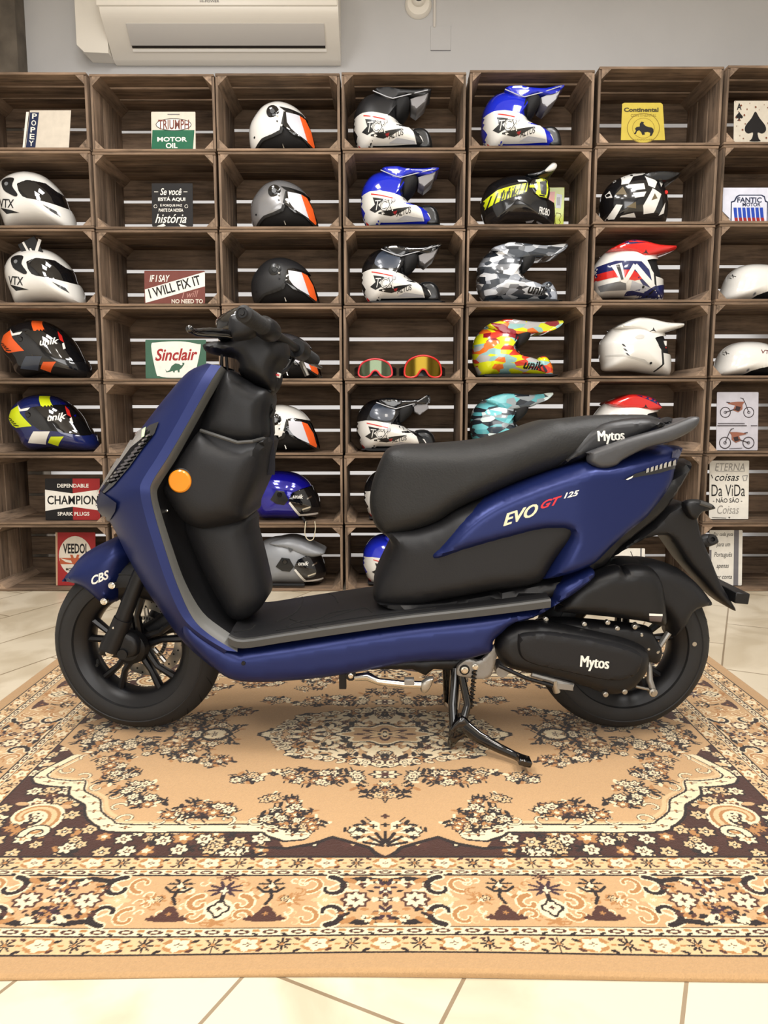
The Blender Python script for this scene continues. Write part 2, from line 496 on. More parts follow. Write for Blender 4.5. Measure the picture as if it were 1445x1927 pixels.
WHAT = [
 ['holding a sign with a blue letter strip', 'holding a white full-face helmet', 'holding a white full-face helmet with tag', 'holding a black and orange helmet', 'holding a blue and yellow helmet', 'holding a black and red sign', 'holding a red sign with cream oval'],
 ['holding a white and green sign', 'holding a black script sign', 'holding a brown banner sign', 'holding a green dinosaur sign', 'empty', 'empty behind the front fairing', 'empty behind the front fork'],
 ['holding a white open-face helmet', 'holding a silver helmet', 'holding a matt black helmet', 'holding a black helmet behind the handlebar', 'holding a white helmet beside the leg shield', 'holding a glossy blue helmet', 'holding a grey helmet'],
 ['holding a black and white motocross helmet', 'holding a blue motocross helmet', 'holding a black and white motocross helmet', 'holding two red goggles', 'holding a motocross helmet above the seat', 'behind the seat nose', 'holding a blue and white helmet'],
 ['holding a blue motocross helmet', 'holding a helmet and yellow box', 'holding a grey camouflage helmet', 'holding a yellow helmet', 'holding a turquoise helmet', 'behind the seat', 'behind the side fairing'],
 ['holding a yellow horse sign', 'holding a black and white helmet', 'holding a striped helmet', 'holding a plain white helmet', 'behind the seat tail', 'behind the tail', 'above the rear mudguard'],
 ['holding the ace of spades', 'holding a blue-striped sign', 'holding a white half helmet', 'holding a white half helmet', 'holding a two-motorcycle sign', 'holding a hand-lettered sign', 'holding a script sign']]
RN = ['top row', 'second row', 'third row', 'fourth row', 'fifth row', 'sixth row', 'bottom row']
CN = ['leftmost', 'second', 'third', 'fourth', 'fifth', 'sixth', 'rightmost']
rs = random.Random(5)
FLOORZ = {}
for c in range(7):
    for r in range(7):
        z0 = ROWZ[r+1]*HK[c]; z1 = ROWZ[r]*HK[c]
        x = COLX[c] + 0.280 + rs.uniform(-0.003, 0.003)
        root = empty('wooden_crate', (x, SHELF_Y + 0*rs.uniform(-0.003, 0.0), z0+0.001), rs.uniform(-0.004, 0.004))
        tag(root, 'wooden crate, %s stack from left, %s, %s' % (CN[c], RN[r], WHAT[c][r]) if c not in (0, 6) else 'wooden crate, %s stack, %s, %s' % (CN[c], RN[r], WHAT[c][r]), 'crate', 'wooden fruit crates stacked as a display wall')
        src = CRP[rs.randrange(4)]
        k = (z1-z0-0.003)/CH
        root.scale = (0.549/CW, 1, k)
        for n, o in src:
            q = o.copy(); COL.objects.link(q); q.parent = root
        FLOORZ[(c, r)] = z0+0.001+0.011*k+0.0017
# ------------------------------------------------------------------ rug (woven pattern computed point by point)
RUX, RUY, RHU, RHT = 0.0025, 1.87, 1.1375, 0.853       # centre and half sizes
def make_rug():
    q = 0.0021
    NU = int(RHU/q)+1; NT = int(RHT/q)+1
    rr = np.random.RandomState(11); rd = random.Random(4)
    c_be = np.array(rgb((190, 153, 110))[:3]); c_cr = np.array(rgb((226, 208, 172))[:3]); c_br = np.array(rgb((74, 44, 36))[:3])
    c_tan = np.array(rgb((168, 120, 72))[:3]); c_bk = np.array(rgb((38, 28, 26))[:3]); c_pl = np.array(rgb((60, 38, 46))[:3]); c_hem = np.array(rgb((178, 143, 102))[:3])
    c_lb = np.array(rgb((208, 176, 132))[:3]); c_sp = np.array(rgb((66, 38, 30))[:3])
    class Cv:
        """paint canvas over [0, w] x [0, h] metres"""
        def __init__(s, w, h, base):
            s.nx = int(w/q)+1; s.ny = int(h/q)+1
            s.a = np.zeros((s.ny, s.nx, 3)); s.a[:] = base
        def win(s, x0, x1, y0, y1):
            i0 = max(0, int(x0/q)); i1 = min(s.nx, int(x1/q)+2); j0 = max(0, int(y0/q)); j1 = min(s.ny, int(y1/q)+2)
            if i0 >= i1 or j0 >= j1: return None
            X, Y = np.meshgrid(np.arange(i0, i1)*q, np.arange(j0, j1)*q)
            return s.a[j0:j1, i0:i1], X, Y
        def petal(s, cx, cy, r, col, n=0, amp=0.3, ph=0, sx=1, sy=1, ang=0, ragged=0.0):
            R = r*1.3*max(sx, sy); g = s.win(cx-R, cx+R, cy-R, cy+R)
            if g is None: return
            A, X, Y = g; dx = X-cx; dy = Y-cy; c, n_ = math.cos(ang), math.sin(ang)
            ux = (dx*c+dy*n_)/sx; uy = (-dx*n_+dy*c)/sy
            d = np.hypot(ux, uy); th = np.arctan2(uy, ux)
            rad = r*(1-amp+amp*np.cos(n*th+ph)) if n else r
            if ragged: rad = rad*(1+ragged*(rr.rand(*d.shape)-0.5))
            A[d < rad] = col
        def ell(s, cx, cy, rx, ry, ang, col): s.petal(cx, cy, 1.0*rx, col, 0, sx=1, sy=ry/rx, ang=ang)
        def line(s, pts, wd, col):
            for i in range(len(pts)-1):
                (x0, y0), (x1, y1) = pts[i], pts[i+1]; L = math.hypot(x1-x0, y1-y0); n = max(1, int(L/(q*0.8)))
                for k in range(n+1):
                    x = x0+(x1-x0)*k/n; y = y0+(y1-y0)*k/n
                    w_ = wd if not isinstance(wd, tuple) else wd[0]+(wd[1]-wd[0])*(i+k/n)/(len(pts)-1)
                    g = s.win(x-w_, x+w_, y-w_, y+w_)
                    if g is None: continue
                    A, X, Y = g; A[np.hypot(X-x, Y-y) < w_] = col
        def poly(s, pts, col):
            P = np.array(pts); g = s.win(P[:,0].min(), P[:,0].max(), P[:,1].min(), P[:,1].max())
            if g is None: return
            A, X, Y = g; m = inside(np.stack([X.ravel(), Y.ravel()], 1), pts).reshape(X.shape); A[m] = col
        def flower(s, cx, cy, r, kind=0, ang=0):
            out = c_bk if kind != 2 else c_br
            s.petal(cx, cy, r*1.16, out, 6, 0.14, ang, ragged=0.2)
            s.petal(cx, cy, r*0.92, [c_cr, c_lb, c_tan, c_cr][kind % 4], 6, 0.18, ang)
            s.petal(cx, cy, r*0.42, [c_br, c_bk, c_cr, c_tan][kind % 4], 5, 0.2, ang)
            s.petal(cx, cy, r*0.16, c_cr)
        def leaf(s, cx, cy, L, ang, col, wd=0.32):
            s.ell(cx+math.cos(ang)*L/2, cy+math.sin(ang)*L/2, L/2, L*wd/2, ang, col)
        def spray(s, cx, cy, R, n, seed, dark=c_bk, light=c_cr, lw=0.0020):
            d = random.Random(seed)
            for k in range(int(n*1.15)):
                a = d.random()*2*PI; r = R*math.sqrt(d.random()); x = cx+r*math.cos(a); y = cy+r*math.sin(a)*0.8
                b = d.random()*2*PI; L = 0.018+d.random()*0.012
                s.line([(x, y), (x+L*math.cos(b)*0.6, y+L*math.sin(b)*0.6), (x+L*math.cos(b+0.6), y+L*math.sin(b+0.6))], lw, dark)
                s.leaf(x, y, L*0.8, b+1.0, dark, 0.42); s.leaf(x+L*0.3*math.cos(b), y+L*0.3*math.sin(b), L*0.8, b-1.1, (dark, light, c_tan)[k % 3], 0.48)
            for k in range(max(1, n//2)):
                a = d.random()*2*PI; r = R*0.85*math.sqrt(d.random())
                s.flower(cx+r*math.cos(a), cy+r*math.sin(a)*0.8, 0.011+d.random()*0.006, d.choice([0, 0, 1, 2]), d.random()*3)
        def curl(s, cx, cy, r, a0, turn, wd, col, edge=None):
            pts = []
            for k in range(22):
                t = k/21; rad = r*(1-0.72*t); a = a0+turn*t*4.6
                pts.append((cx+rad*math.cos(a), cy+rad*math.sin(a)))
            if edge is not None: s.line(pts, (wd*1.6, wd*1.1), edge)
            s.line(pts, (wd, wd*0.6), col)
    # border strip, d from the outer edge inwards, s along
    SW = RHU+0.02
    b = Cv(SW, 0.306, c_be)
    Y = np.arange(b.ny)*q
    def band(y0, y1, col): b.a[(Y >= y0) & (Y < y1)] = col
    band(0, 0.041, c_hem); band(0.041, 0.0455, c_bk); band(0.0455, 0.083, c_lb)
    band(0.083, 0.0862, c_bk); band(0.0862, 0.104, c_cr); band(0.104, 0.107, c_bk)
    band(0.107, 0.245, c_be); band(0.245, 0.248, c_bk); band(0.248, 0.2635, c_cr); band(0.2635, 0.2665, c_bk); band(0.2665, 0.302, c_lb); band(0.302, 0.306, c_bk)
    for yc, hh in ((0.0645, 0.0165), (0.2845, 0.0160)):
        k = 0; x = 0.0
        while x < SW+0.1:
            b.petal(x, yc, hh*1.05, c_tan, 0, sx=1.5); b.petal(x, yc, hh*1.0, c_cr, 5, 0.16, 0.6, sx=1.25); b.petal(x, yc, 0.005, c_br, 4, 0.35, sx=1.5); b.petal(x, yc, 0.002, c_cr)
            for sgn in (-1, 1):
                b.leaf(x+sgn*0.026, yc+0.010*sgn, 0.013, 0.5*sgn, c_br, 0.5); b.leaf(x+sgn*0.028-0.004, yc-0.012*sgn, 0.014, -0.4, c_bk, 0.45)
                b.petal(x+sgn*0.033, yc, hh*0.62, c_lb, 4, 0.2, 0, 1.4); b.leaf(x+sgn*0.033-0.006, yc, 0.010, 0, c_tan, 0.5)
            b.petal(x+0.055, yc, hh*1.02, c_bk, 8, 0.42, 0, ragged=0.25); b.petal(x+0.055, yc, 0.0035, c_tan)
            b.leaf(x+0.041, yc+0.011, 0.010, 0.2, c_br, 0.5); b.leaf(x+0.062, yc-0.012, 0.011, 0.2, c_br, 0.5)
            x += 0.11
    for yc in (0.0955, 0.2555):
        x = 0.0
        while x < SW+0.05:
            b.ell(x, yc, 0.013, 0.0055, 0, c_br); b.leaf(x-0.008, yc, 0.016, 0, c_cr, 0.2)
            b.ell(x+0.0235, yc+0.003, 0.0065, 0.004, 0, c_tan); b.leaf(x+0.018, yc-0.007, 0.012, 0.3, c_bk, 0.4)
            x += 0.047
    mc = 0.176
    for x0 in (0.0, 0.57, 1.14):
        b.petal(x0, mc, 0.082, c_cr, 0, sx=1.45, sy=0.82); b.petal(x0, mc, 0.078, c_be, 0, sx=1.45, sy=0.80)
        for sg in (-1, 1):
            for sv in (-1, 1):
                b.curl(x0+sg*0.098, mc+sv*0.034, 0.031, PI/2*sv, sg*sv, 0.0062, c_bk, c_cr)
                b.curl(x0+sg*0.135, mc+sv*0.046, 0.024, -PI/2*sv, -sg*sv, 0.0045, c_tan, c_cr)
                b.line([(x0+sg*0.012, mc+sv*0.052), (x0+sg*0.040, mc+sv*0.060), (x0+sg*0.070, mc+sv*0.054), (x0+sg*0.094, mc+sv*0.062)], (0.008, 0.005), c_bk)
                b.leaf(x0+sg*0.05, mc+sv*0.047, 0.03, sg*sv*0.5 if sg > 0 else PI+0.5*sv, c_tan, 0.4)
                b.petal(x0+sg*0.030, mc+sv*0.050, 0.011, c_cr, 5, 0.2)
                b.petal(x0+sg*0.074, mc+sv*0.036, 0.009, c_br, 6, 0.3)
            b.petal(x0+sg*0.052, mc, 0.027, c_br, 8, 0.1); b.petal(x0+sg*0.052, mc, 0.021, c_cr, 8, 0.16); b.petal(x0+sg*0.052, mc, 0.007, c_br, 4, 0.3)
            b.petal(x0+sg*0.105, mc, 0.017, c_lb, 4, 0.2, sx=1.4); b.petal(x0+sg*0.105, mc, 0.006, c_cr, 6, 0.3)
            b.petal(x0+sg*0.165, mc, 0.020, c_tan, 8, 0.35, sx=1.3); b.petal(x0+sg*0.165, mc, 0.008, c_cr, 6, 0.3, sx=1.3)
        b.petal(x0, mc-0.034, 0.022, c_pl, 6, 0.3); b.petal(x0, mc+0.034, 0.022, c_pl, 6, 0.3); b.petal(x0, mc, 0.020, c_br, 4, 0.35)
        b.petal(x0, mc, 0.009, c_cr, 4, 0.3); b.petal(x0, mc-0.036, 0.007, c_tan, 4, 0.3); b.petal(x0, mc+0.036, 0.007, c_tan, 4, 0.3)
        for sg in (-1, 1): b.petal(x0+sg*0.018, mc, 0.006, c_cr)
    dl = random.Random(21)
    for x0 in (0.0, 0.57, 1.14):
        for k in range(70):
            a = dl.random()*2*PI; r = math.sqrt(dl.random()); xx = 0.088*r*math.cos(a); yy = 0.058*r*math.sin(a)
            if abs(yy) < 0.022 and abs(abs(xx)-0.052) < 0.03: continue
            for sg in (-1, 1): b.leaf(x0+sg*xx, mc+yy, 0.010+dl.random()*0.006, dl.random()*6.3, (c_bk, c_tan, c_cr, c_br)[k % 4], 0.5)
    for k in range(170):
        xx = dl.random()*SW; yy = 0.116+dl.random()*0.12
        if abs(((xx+0.285) % 0.57)-0.285) < 0.14: continue
        b.curl(xx, yy, 0.008+dl.random()*0.004, dl.random()*6.3, 1, 0.0018, (c_cr, c_tan, c_lb)[k % 3])
    for x0 in (0.285, 0.855):
        b.petal(x0, mc+0.030, 0.030, c_pl, 9, 0.32, PI/2, 1.1, 0.8, ragged=0.15); b.petal(x0, mc+0.026, 0.010, c_cr, 4, 0.3, 0, 0.7, 1.1)
        b.petal(x0, mc-0.024, 0.025, c_cr, 0, sx=1, sy=1.1); b.petal(x0, mc-0.022, 0.0215, c_bk, 4, 0.14, 0, 0.95, 1.15); b.petal(x0, mc-0.022, 0.017, c_cr, 4, 0.16, 0, 0.9, 1.1); b.petal(x0, mc-0.022, 0.006, c_br, 4, 0.3)
        b.petal(x0, mc-0.058, 0.014, c_tan, 5, 0.3, 0, 1.6, 0.8)
        b.line([(x0, mc+0.01), (x0, mc-0.004)], 0.004, c_bk); b.petal(x0, mc+0.064, 0.015, c_br, 7, 0.4, 0, 1.5, 0.7)
        for sg in (-1, 1):
            b.curl(x0+sg*0.036, mc-0.010, 0.022, PI/2, -sg, 0.0058, c_tan, c_cr); b.curl(x0+sg*0.040, mc-0.040, 0.017, PI, sg, 0.0045, c_tan, c_cr)
            b.curl(x0+sg*0.062, mc+0.022, 0.014, 0, sg, 0.0035, c_cr)
            xx = x0+sg*0.082
            b.petal(xx, mc+0.046, 0.020, c_bk, 6, 0.42, 0, 1.25, 0.9, ragged=0.2); b.petal(xx, mc+0.040, 0.008, c_cr, 4, 0.2, 0, 0.8, 1.2)
            b.line([(xx, mc+0.03), (xx+sg*0.004, mc+0.008), (xx-sg*0.004, mc-0.010)], 0.0032, c_bk)
            b.line([(xx-0.022, mc+0.034), (xx-0.012, mc+0.024), (xx+0.012, mc+0.024), (xx+0.024, mc+0.036)], 0.003, c_bk)
            b.petal(xx, mc-0.036, 0.019, c_br, 3, 0.16, PI/2*0+1.57, 1.15, 1.1); b.ell(xx, mc-0.048, 0.036, 0.0075, 0, c_br); b.petal(xx, mc-0.035, 0.006, c_tan, 5, 0.4)
            for t in (-1, 1): b.leaf(xx+t*0.022, mc-0.052, 0.014, 1.2 if t > 0 else 1.9, c_br, 0.5); b.leaf(xx+t*0.016, mc+0.004, 0.016, 0.7 if t > 0 else 2.4, c_tan, 0.5)
            b.flower(xx+sg*0.028, mc+0.004, 0.008, 1)
    # field quadrant: u from centre, t from centre
    FU, FT = RHU-0.306, RHT-0.306
    f = Cv(FU+0.004, FT+0.004, c_sp)
    d = random.Random(2)
    for k in range(520):
        x = d.random()*FU; y = d.random()*FT
        if d.random() < 0.5: f.flower(x, y, 0.013+d.random()*0.012, d.choice([0, 1, 1, 2, 3, 1]), d.random()*3)
        elif d.random() < 0.4: f.leaf(x, y, 0.03, d.random()*6.3, d.choice([c_tan, c_lb, c_be, c_br]), 0.5)
        else: f.petal(x, y, 0.012+d.random()*0.01, d.choice([c_br, c_bk, c_br, c_tan]), 5, 0.3, ragged=0.3)
    # the two big scrolls of each corner
    f.curl(0.745, 0.41, 0.060, 2.2, 1, 0.014, c_tan, c_cr); f.curl(0.745, 0.41, 0.060, 2.2, 1, 0.006, c_lb)
    f.curl(0.70, 0.47, 0.030, 0.2, -1, 0.007, c_cr, c_bk)
    for p in ((0.52, 0.49), (0.60, 0.455), (0.44, 0.495), (0.36, 0.49), (0.66, 0.40), (0.29, 0.50), (0.71, 0.34), (0.785, 0.30), (0.62, 0.52), (0.5, 0.53), (0.40, 0.525)):
        f.flower(p[0], p[1], 0.019, d.choice([0, 1]), d.random())
    cream = [(0, 0), (FU+0.01, 0), (FU+0.01, 0.055), (0.812, 0.085), (0.800, 0.125), (0.772, 0.118), (0.760, 0.135), (0.800, 0.235), (0.735, 0.262), (0.700, 0.262), (0.685, 0.305), (0.655, 0.330), (0.632, 0.350), (0.612, 0.395), (0.575, 0.430), (0.53, 0.447), (0.25, 0.447), (0.226, 0.462), (0.175, 0.475), (0.165, 0.462), (0.150, 0.480), (0.19, 0.505), (0.105, 0.480), (0.0, 0.545)]
    sm = smooth_poly(cream[6:20], 4, closed=False)
    outer = cream[:6]+sm+cream[20:]
    arc = [(0.0, 0.545), (0.03, 0.520), (0.07, 0.500), (0.105, 0.483), (0.14, 0.505), (0.19, 0.522), (0.235, 0.512), (0.235, 0.48)]
    f.poly([(0, 0)]+[(FU+0.01, 0)]+[(FU+0.01, 0.055), (0.80, 0.085)]+sm+[(0.226, 0.468), (0.20, 0.515)]+arc[::-1][2:], c_be)
    f.line([(0.012, 0.546)]+arc[1:6]+[(0.25, 0.518)], 0.0045, c_bk)
    path = sm+[(0.226, 0.462), (0.196, 0.478), (0.168, 0.474), (0.162, 0.456)]
    f.line([(a+0.003, b_+0.003) for a, b_ in path], 0.0195, c_bk); f.line(path, 0.0165, c_cr)
    f.line([(a-0.009, b_-0.010) for a, b_ in path[:-3]], 0.0024, c_bk)
    f.line([(a-0.018, b_-0.018) for a, b_ in path[:-3]], 0.0045, c_lb)
    L = 0; last = path[0]
    for a, b_ in path[1:]:
        L += math.hypot(a-last[0], b_-last[1]); last = (a, b_)
        if L > 0.034: L = 0; f.petal(a+0.001, b_+0.001, 0.008, c_br, 4, 0.4, sx=1.7, sy=0.8); f.petal(a, b_, 0.003, c_tan)
    # scrolls and sprays inside the band
    for i, (x, y) in enumerate([(0.54, 0.415), (0.47, 0.418), (0.40, 0.418), (0.33, 0.418), (0.27, 0.42), (0.575, 0.37), (0.60, 0.32), (0.65, 0.285), (0.70, 0.235), (0.75, 0.20), (0.73, 0.13), (0.19, 0.44), (0.235, 0.43)]):
        f.curl(x, y, 0.020, i*0.7, 1 if i % 2 else -1, 0.0028, c_cr, c_bk)
    for i, (x, y, R, n) in enumerate([(0.40, 0.378, 0.040, 16), (0.44, 0.385, 0.035, 10), (0.36, 0.385, 0.035, 10), (0.52, 0.34, 0.035, 11), (0.55, 0.28, 0.035, 12), (0.57, 0.31, 0.03, 9), (0.62, 0.23, 0.045, 16), (0.66, 0.16, 0.045, 14), (0.71, 0.07, 0.055, 20), (0.77, 0.03, 0.04, 12),
                                    (0.48, 0.12, 0.060, 18), (0.56, 0.09, 0.055, 16), (0.42, 0.155, 0.045, 13), (0.33, 0.24, 0.022, 8), (0.30, 0.235, 0.02, 6), (0.10, 0.245, 0.055, 18), (0.17, 0.235, 0.05, 14), (0.23, 0.22, 0.035, 10),
                                    (0.24, 0.335, 0.026, 7), (0.20, 0.345, 0.022, 5), (0.20, 0.40, 0.05, 16), (0.16, 0.43, 0.04, 10), (0.24, 0.41, 0.03, 8), (0.05, 0.46, 0.035, 10), (0.0, 0.30, 0.045, 12), (0.44, 0.045, 0.05, 12), (0.53, 0.02, 0.05, 14), (0.63, 0.05, 0.05, 14)]):
        f.spray(x, y, R, n, 100+i)
    # heart beside the medallion
    f.line([(0.405, 0.0), (0.425, 0.030), (0.455, 0.038), (0.478, 0.020), (0.483, 0.0)], (0.006, 0.004), c_bk); f.ell(0.447, 0.012, 0.026, 0.014, 0.2, c_cr); f.petal(0.45, 0.006, 0.010, c_br, 5, 0.4)
    # palmette under the medallion and the one at the rug end
    f.petal(0, 0.222, 0.030, c_bk, 7, 0.12, 0, 1.35, 0.8); f.petal(0, 0.222, 0.026, c_cr, 7, 0.18, 0, 1.3, 0.8); f.petal(0, 0.222, 0.016, c_br, 5, 0.3, 0, 1.4, 0.8)
    f.petal(0, 0.268, 0.021, c_bk, 7, 0.30); f.petal(0, 0.268, 0.016, c_cr, 7, 0.35); f.petal(0.045, 0.27, 0.010, c_bk, 5, 0.3); f.petal(0.045, 0.27, 0.007, c_lb, 5, 0.3)
    f.petal(0, 0.47, 0.052, c_cr, 11, 0.25, 0, 1.25, 1.0); f.petal(0, 0.475, 0.040, c_be, 9, 0.3, 0, 1.2, 1.0)
    for a in (0.35, 0.75, 1.15, 1.57): f.line([(0.006*math.cos(a), 0.52-0.02*math.sin(a)), (0.045*math.cos(a), 0.52-0.055*math.sin(a))], 0.004, c_bk); f.petal(0.060*math.cos(a), 0.51-0.072*math.sin(a), 0.009, c_bk, 4, 0.3)
    f.petal(0, 0.405, 0.010, c_br, 4, 0.2)
    # central medallion
    def med(k, col):
        g = f.win(0, 0.40, 0, 0.24); A, X, Yy = g; th = np.arctan2(Yy/0.56, X)
        rad = 0.335*k*(0.90+0.10*np.cos(8*th))+0.004*np.sin(46*th)
        A[np.hypot(X, Yy/0.56) < rad] = col
    med(1.0, c_bk); med(0.955, c_cr); med(0.90, c_be)
    d = random.Random(9)
    for k in range(250):
        a = d.random()*PI/2; r = 0.30*math.sqrt(d.random()); x = r*math.cos(a); y = r*math.sin(a)*0.56
        z = d.random()
        if z < 0.40: f.leaf(x, y, 0.032, d.random()*6.3, c_cr, 0.42)
        elif z < 0.70: f.leaf(x, y, 0.028, d.random()*6.3, c_bk, 0.42)
        elif z < 0.85: f.flower(x, y, 0.011, d.choice([0, 1, 2]))
        else: f.petal(x, y, 0.014, d.choice([c_br, c_tan]), 5, 0.35, ragged=0.3)
    for k in range(14):
        a = (k+0.5)/14*PI/2; f.curl(0.285*math.cos(a), 0.285*math.sin(a)*0.56, 0.014, a, 1, 0.0036, c_cr, c_bk)
    for k_, c_ in ((0.125, c_bk), (0.112, c_cr), (0.100, c_be)): f.petal(0, 0, k_, c_, 8, 0.12, 0, 1.15, 0.56)
    f.petal(0, 0, 0.072, c_br, 8, 0.25, 0, 1.15, 0.56); f.petal(0, 0, 0.050, c_lb, 8, 0.25, 0, 1.15, 0.56); f.petal(0, 0, 0.02, c_bk, 4, 0.3); f.petal(0, 0, 0.011, c_cr, 4, 0.2)
    # compose the full grid
    us = np.linspace(-RHU, RHU, 2*NU+1); ts = np.linspace(-RHT, RHT, 2*NT+1)
    U, T = np.meshgrid(us, ts); aU, aT = np.abs(U), np.abs(T)
    du = RHU-aU; dt = RHT-aT; dd = np.minimum(du, dt)
    s_ = np.where(dt < du, aU, aT)
    bi = np.clip((dd/q).round().astype(int), 0, b.ny-1); si = np.clip((s_/q).round().astype(int), 0, b.nx-1)
    C = b.a[bi, si]
    fi = np.clip((aT/q).round().astype(int), 0, f.ny-1); fj = np.clip((aU/q).round().astype(int), 0, f.nx-1)
    fm = dd > 0.306; C[fm] = f.a[fi, fj][fm]
    C = C*(0.94+0.12*rr.rand(*dd.shape))[..., None]
    # ripples of the cloth along the front hem
    wav = 0.0035*np.clip(1-(RHT+T)/0.30, 0, 1)*(np.sin(U*7.3+1.0)*0.5+0.5*np.sin(U*3.1+0.4)+0.6)
    Z = 0.0065 + 0.0006*rr.rand(*dd.shape) + wav
    edge = 0.004*np.clip(1-dd/0.006, 0, 1)
    Z = Z-edge
    X = RUX+U; Yg = RUY+T + 0.006*np.clip(1-(RHT+T)/0.1, 0, 1)*np.sin(U*4.0+2.0)
    ny, nx = U.shape
    V = np.stack([X, Yg, Z], -1).reshape(-1, 3)
    idx = np.arange(ny*nx).reshape(ny, nx)
    F = np.stack([idx[:-1,:-1], idx[:-1,1:], idx[1:,1:], idx[1:,:-1]], -1).reshape(-1, 4)
    # skirt down to the floor
    rim = list(idx[0,:])+list(idx[1:,-1])+list(idx[-1,-2::-1])+list(idx[-2:0:-1,0])
    base = len(V); low = V[rim].copy(); low[:,2] = 0.0006; V = np.vstack([V, low]); n = len(rim)
    SK = np.array([[rim[i], base+i, base+(i+1) % n, rim[(i+1) % n]] for i in range(n)])
    F = np.vstack([F, SK])
    me = bpy.data.meshes.new('rug'); me.vertices.add(len(V)); me.vertices.foreach_set('co', V.ravel().astype(np.float32))
    me.loops.add(len(F)*4); me.loops.foreach_set('vertex_index', F.ravel().astype(np.int32))
    me.polygons.add(len(F)); me.polygons.foreach_set('loop_start', np.arange(0, len(F)*4, 4, dtype=np.int32))
    me.update(calc_edges=True)
    at = me.color_attributes.new('weave', 'FLOAT_COLOR', 'POINT')
    CC = np.ones((len(V), 4), np.float32); CC[:ny*nx,:3] = C.reshape(-1, 3); CC[ny*nx:,:3] = c_hem
    at.data.foreach_set('color', CC.ravel())
    m = bpy.data.materials.new('rug_pile'); m.use_nodes = True; nt = m.node_tree; bs = nt.nodes['Principled BSDF']
    bs.inputs['Roughness'].default_value = 0.95; bs.inputs['Specular IOR Level'].default_value = 0.1; bs.inputs['Sheen Weight'].default_value = 0.25
    a = nt.nodes.new('ShaderNodeAttribute'); a.attribute_name = 'weave'
    nt.links.new(a.outputs['Color'], bs.inputs['Base Color'])
    tc = nt.nodes.new('ShaderNodeTexCoord'); nn = nt.nodes.new('ShaderNodeTexNoise'); nn.inputs['Scale'].default_value = 420
    nt.links.new(tc.outputs['Object'], nn.inputs['Vector'])
    bp = nt.nodes.new('ShaderNodeBump'); bp.inputs['Strength'].default_value = 0.5; bp.inputs['Distance'].default_value = 0.002
    nt.links.new(nn.outputs[0], bp.inputs['Height']); nt.links.new(bp.outputs[0], bs.inputs['Normal'])
    me.materials.append(m)
    o = bpy.data.objects.new('rug', me); COL.objects.link(o)
    tag(o, 'beige and dark brown oriental rug with floral medallion lying under the scooter', 'rug')
make_rug()
# ------------------------------------------------------------------ scooter
SY = 1.925
XF, XR, RW = -0.655, 0.632, 0.231
def Q(px, py, w=0.0): return UP(px, py, SY-w)
def QP(pts, w): return [Q(a, b, w) for a, b in pts]
def P3(px, py, w): x, z = Q(px, py, w); return (x, SY-w, z)
BLUE = mat('satin_blue_paint', (27, 39, 92), 0.36, metal=0.5, coat=0.0, bump=0.03, bscale=400)
BLK = mat('black_plastic', (27, 27, 29), 0.5, spec=0.32, bump=0.12, bscale=300)
BLK2 = mat('deep_black_plastic', (18, 18, 20), 0.42, spec=0.35, bump=0.08, bscale=300)
GLOSS = mat('gloss_black', (10, 10, 12), 0.08, coat=0.8)
GREYP = mat('grey_plastic_trim', (64, 64, 63), 0.42); TRIM = mat('light_grey_trim', (96, 96, 93), 0.4)
SEAT = mat('black_vinyl', (33, 33, 33), 0.5, spec=0.35, bump=0.35, bscale=220)
SEATS = mat('smooth_black_vinyl', (24, 24, 27), 0.4)
RUB = mat('tyre_rubber', (30, 30, 31), 0.7, bump=0.2, bscale=120)
RUBD = mat('tyre_groove', (12, 12, 12), 0.9)
RIMM = mat('black_wheel_paint', (20, 20, 23), 0.35, metal=0.2)
STEEL = mat('brushed_steel', (176, 172, 164), 0.3, metal=0.9)
CHR = mat('bright_metal', (225, 222, 214), 0.16, metal=1.0)
ALU = mat('cast_aluminium', (150, 148, 144), 0.45, metal=0.7, bump=0.3, bscale=80)
ORN = mat('amber_reflector', (232, 142, 22), 0.25, coat=0.6, spec=0.6)
WHT = mat('white_print', (240, 238, 230), 0.4)
REDP = mat('red_print', (214, 40, 52), 0.4)
SILP = mat('pale_gold_print', (226, 222, 190), 0.35, metal=0.2)
LENS = mat('clear_lens', (220, 215, 208), 0.06, coat=0.5, trans=0.55, alpha=0.85)
root = empty('scooter', (0.0, SY, 0.0075))
tag(root, 'dark blue scooter with black seat parked on its stand on the rug', 'scooter')
OR = (0.0, SY, 0.0)
def fin(mb, name, parent=root, **k):
    return mb.build(name, parent, origin=OR, **k)
def bvh_of(mb): return BVHTree.FromPolygons([Vector(p) for p in mb.v], mb.f)
CAMP = Vector((0, 0, HC))
def ray_px(px, py):
    u = (px-722.5)/FPX; v = (py-963.5)/FPX
    return Vector((u, CP-v*SP, -SP-v*CP)).normalized()
def drape_px(mb, P, F, m, bvh, off=0.0007):
    """lay flat shapes given in picture coordinates on a surface of the scooter"""
    vs = []; ok = []
    for a, b in P:
        d = ray_px(a, b); h = bvh.ray_cast(CAMP, d)
        if h[0] is None: vs.append((0, 0, 0)); ok.append(False); continue
        n = h[1]; n = n if n.dot(d) < 0 else -n
        vs.append(tuple(h[0]+n*off-d*off)); ok.append(True)
    V_ = [Vector(v) for v in vs]
    fs = [f for f in F if all(ok[i] for i in f) and max((V_[f[0]]-V_[f[1]]).length, (V_[f[1]]-V_[f[2]]).length, (V_[f[0]]-V_[f[2]]).length) < 0.035]
    mb.add(vs, fs, m, True)
def drape_poly(mb, pts, m, bvh, off=0.0007, step=7, sub=0):
    if sub: pts = smooth_poly(pts, sub)
    P, F = tri2d(pts, step); drape_px(mb, P, F, m, bvh, off)
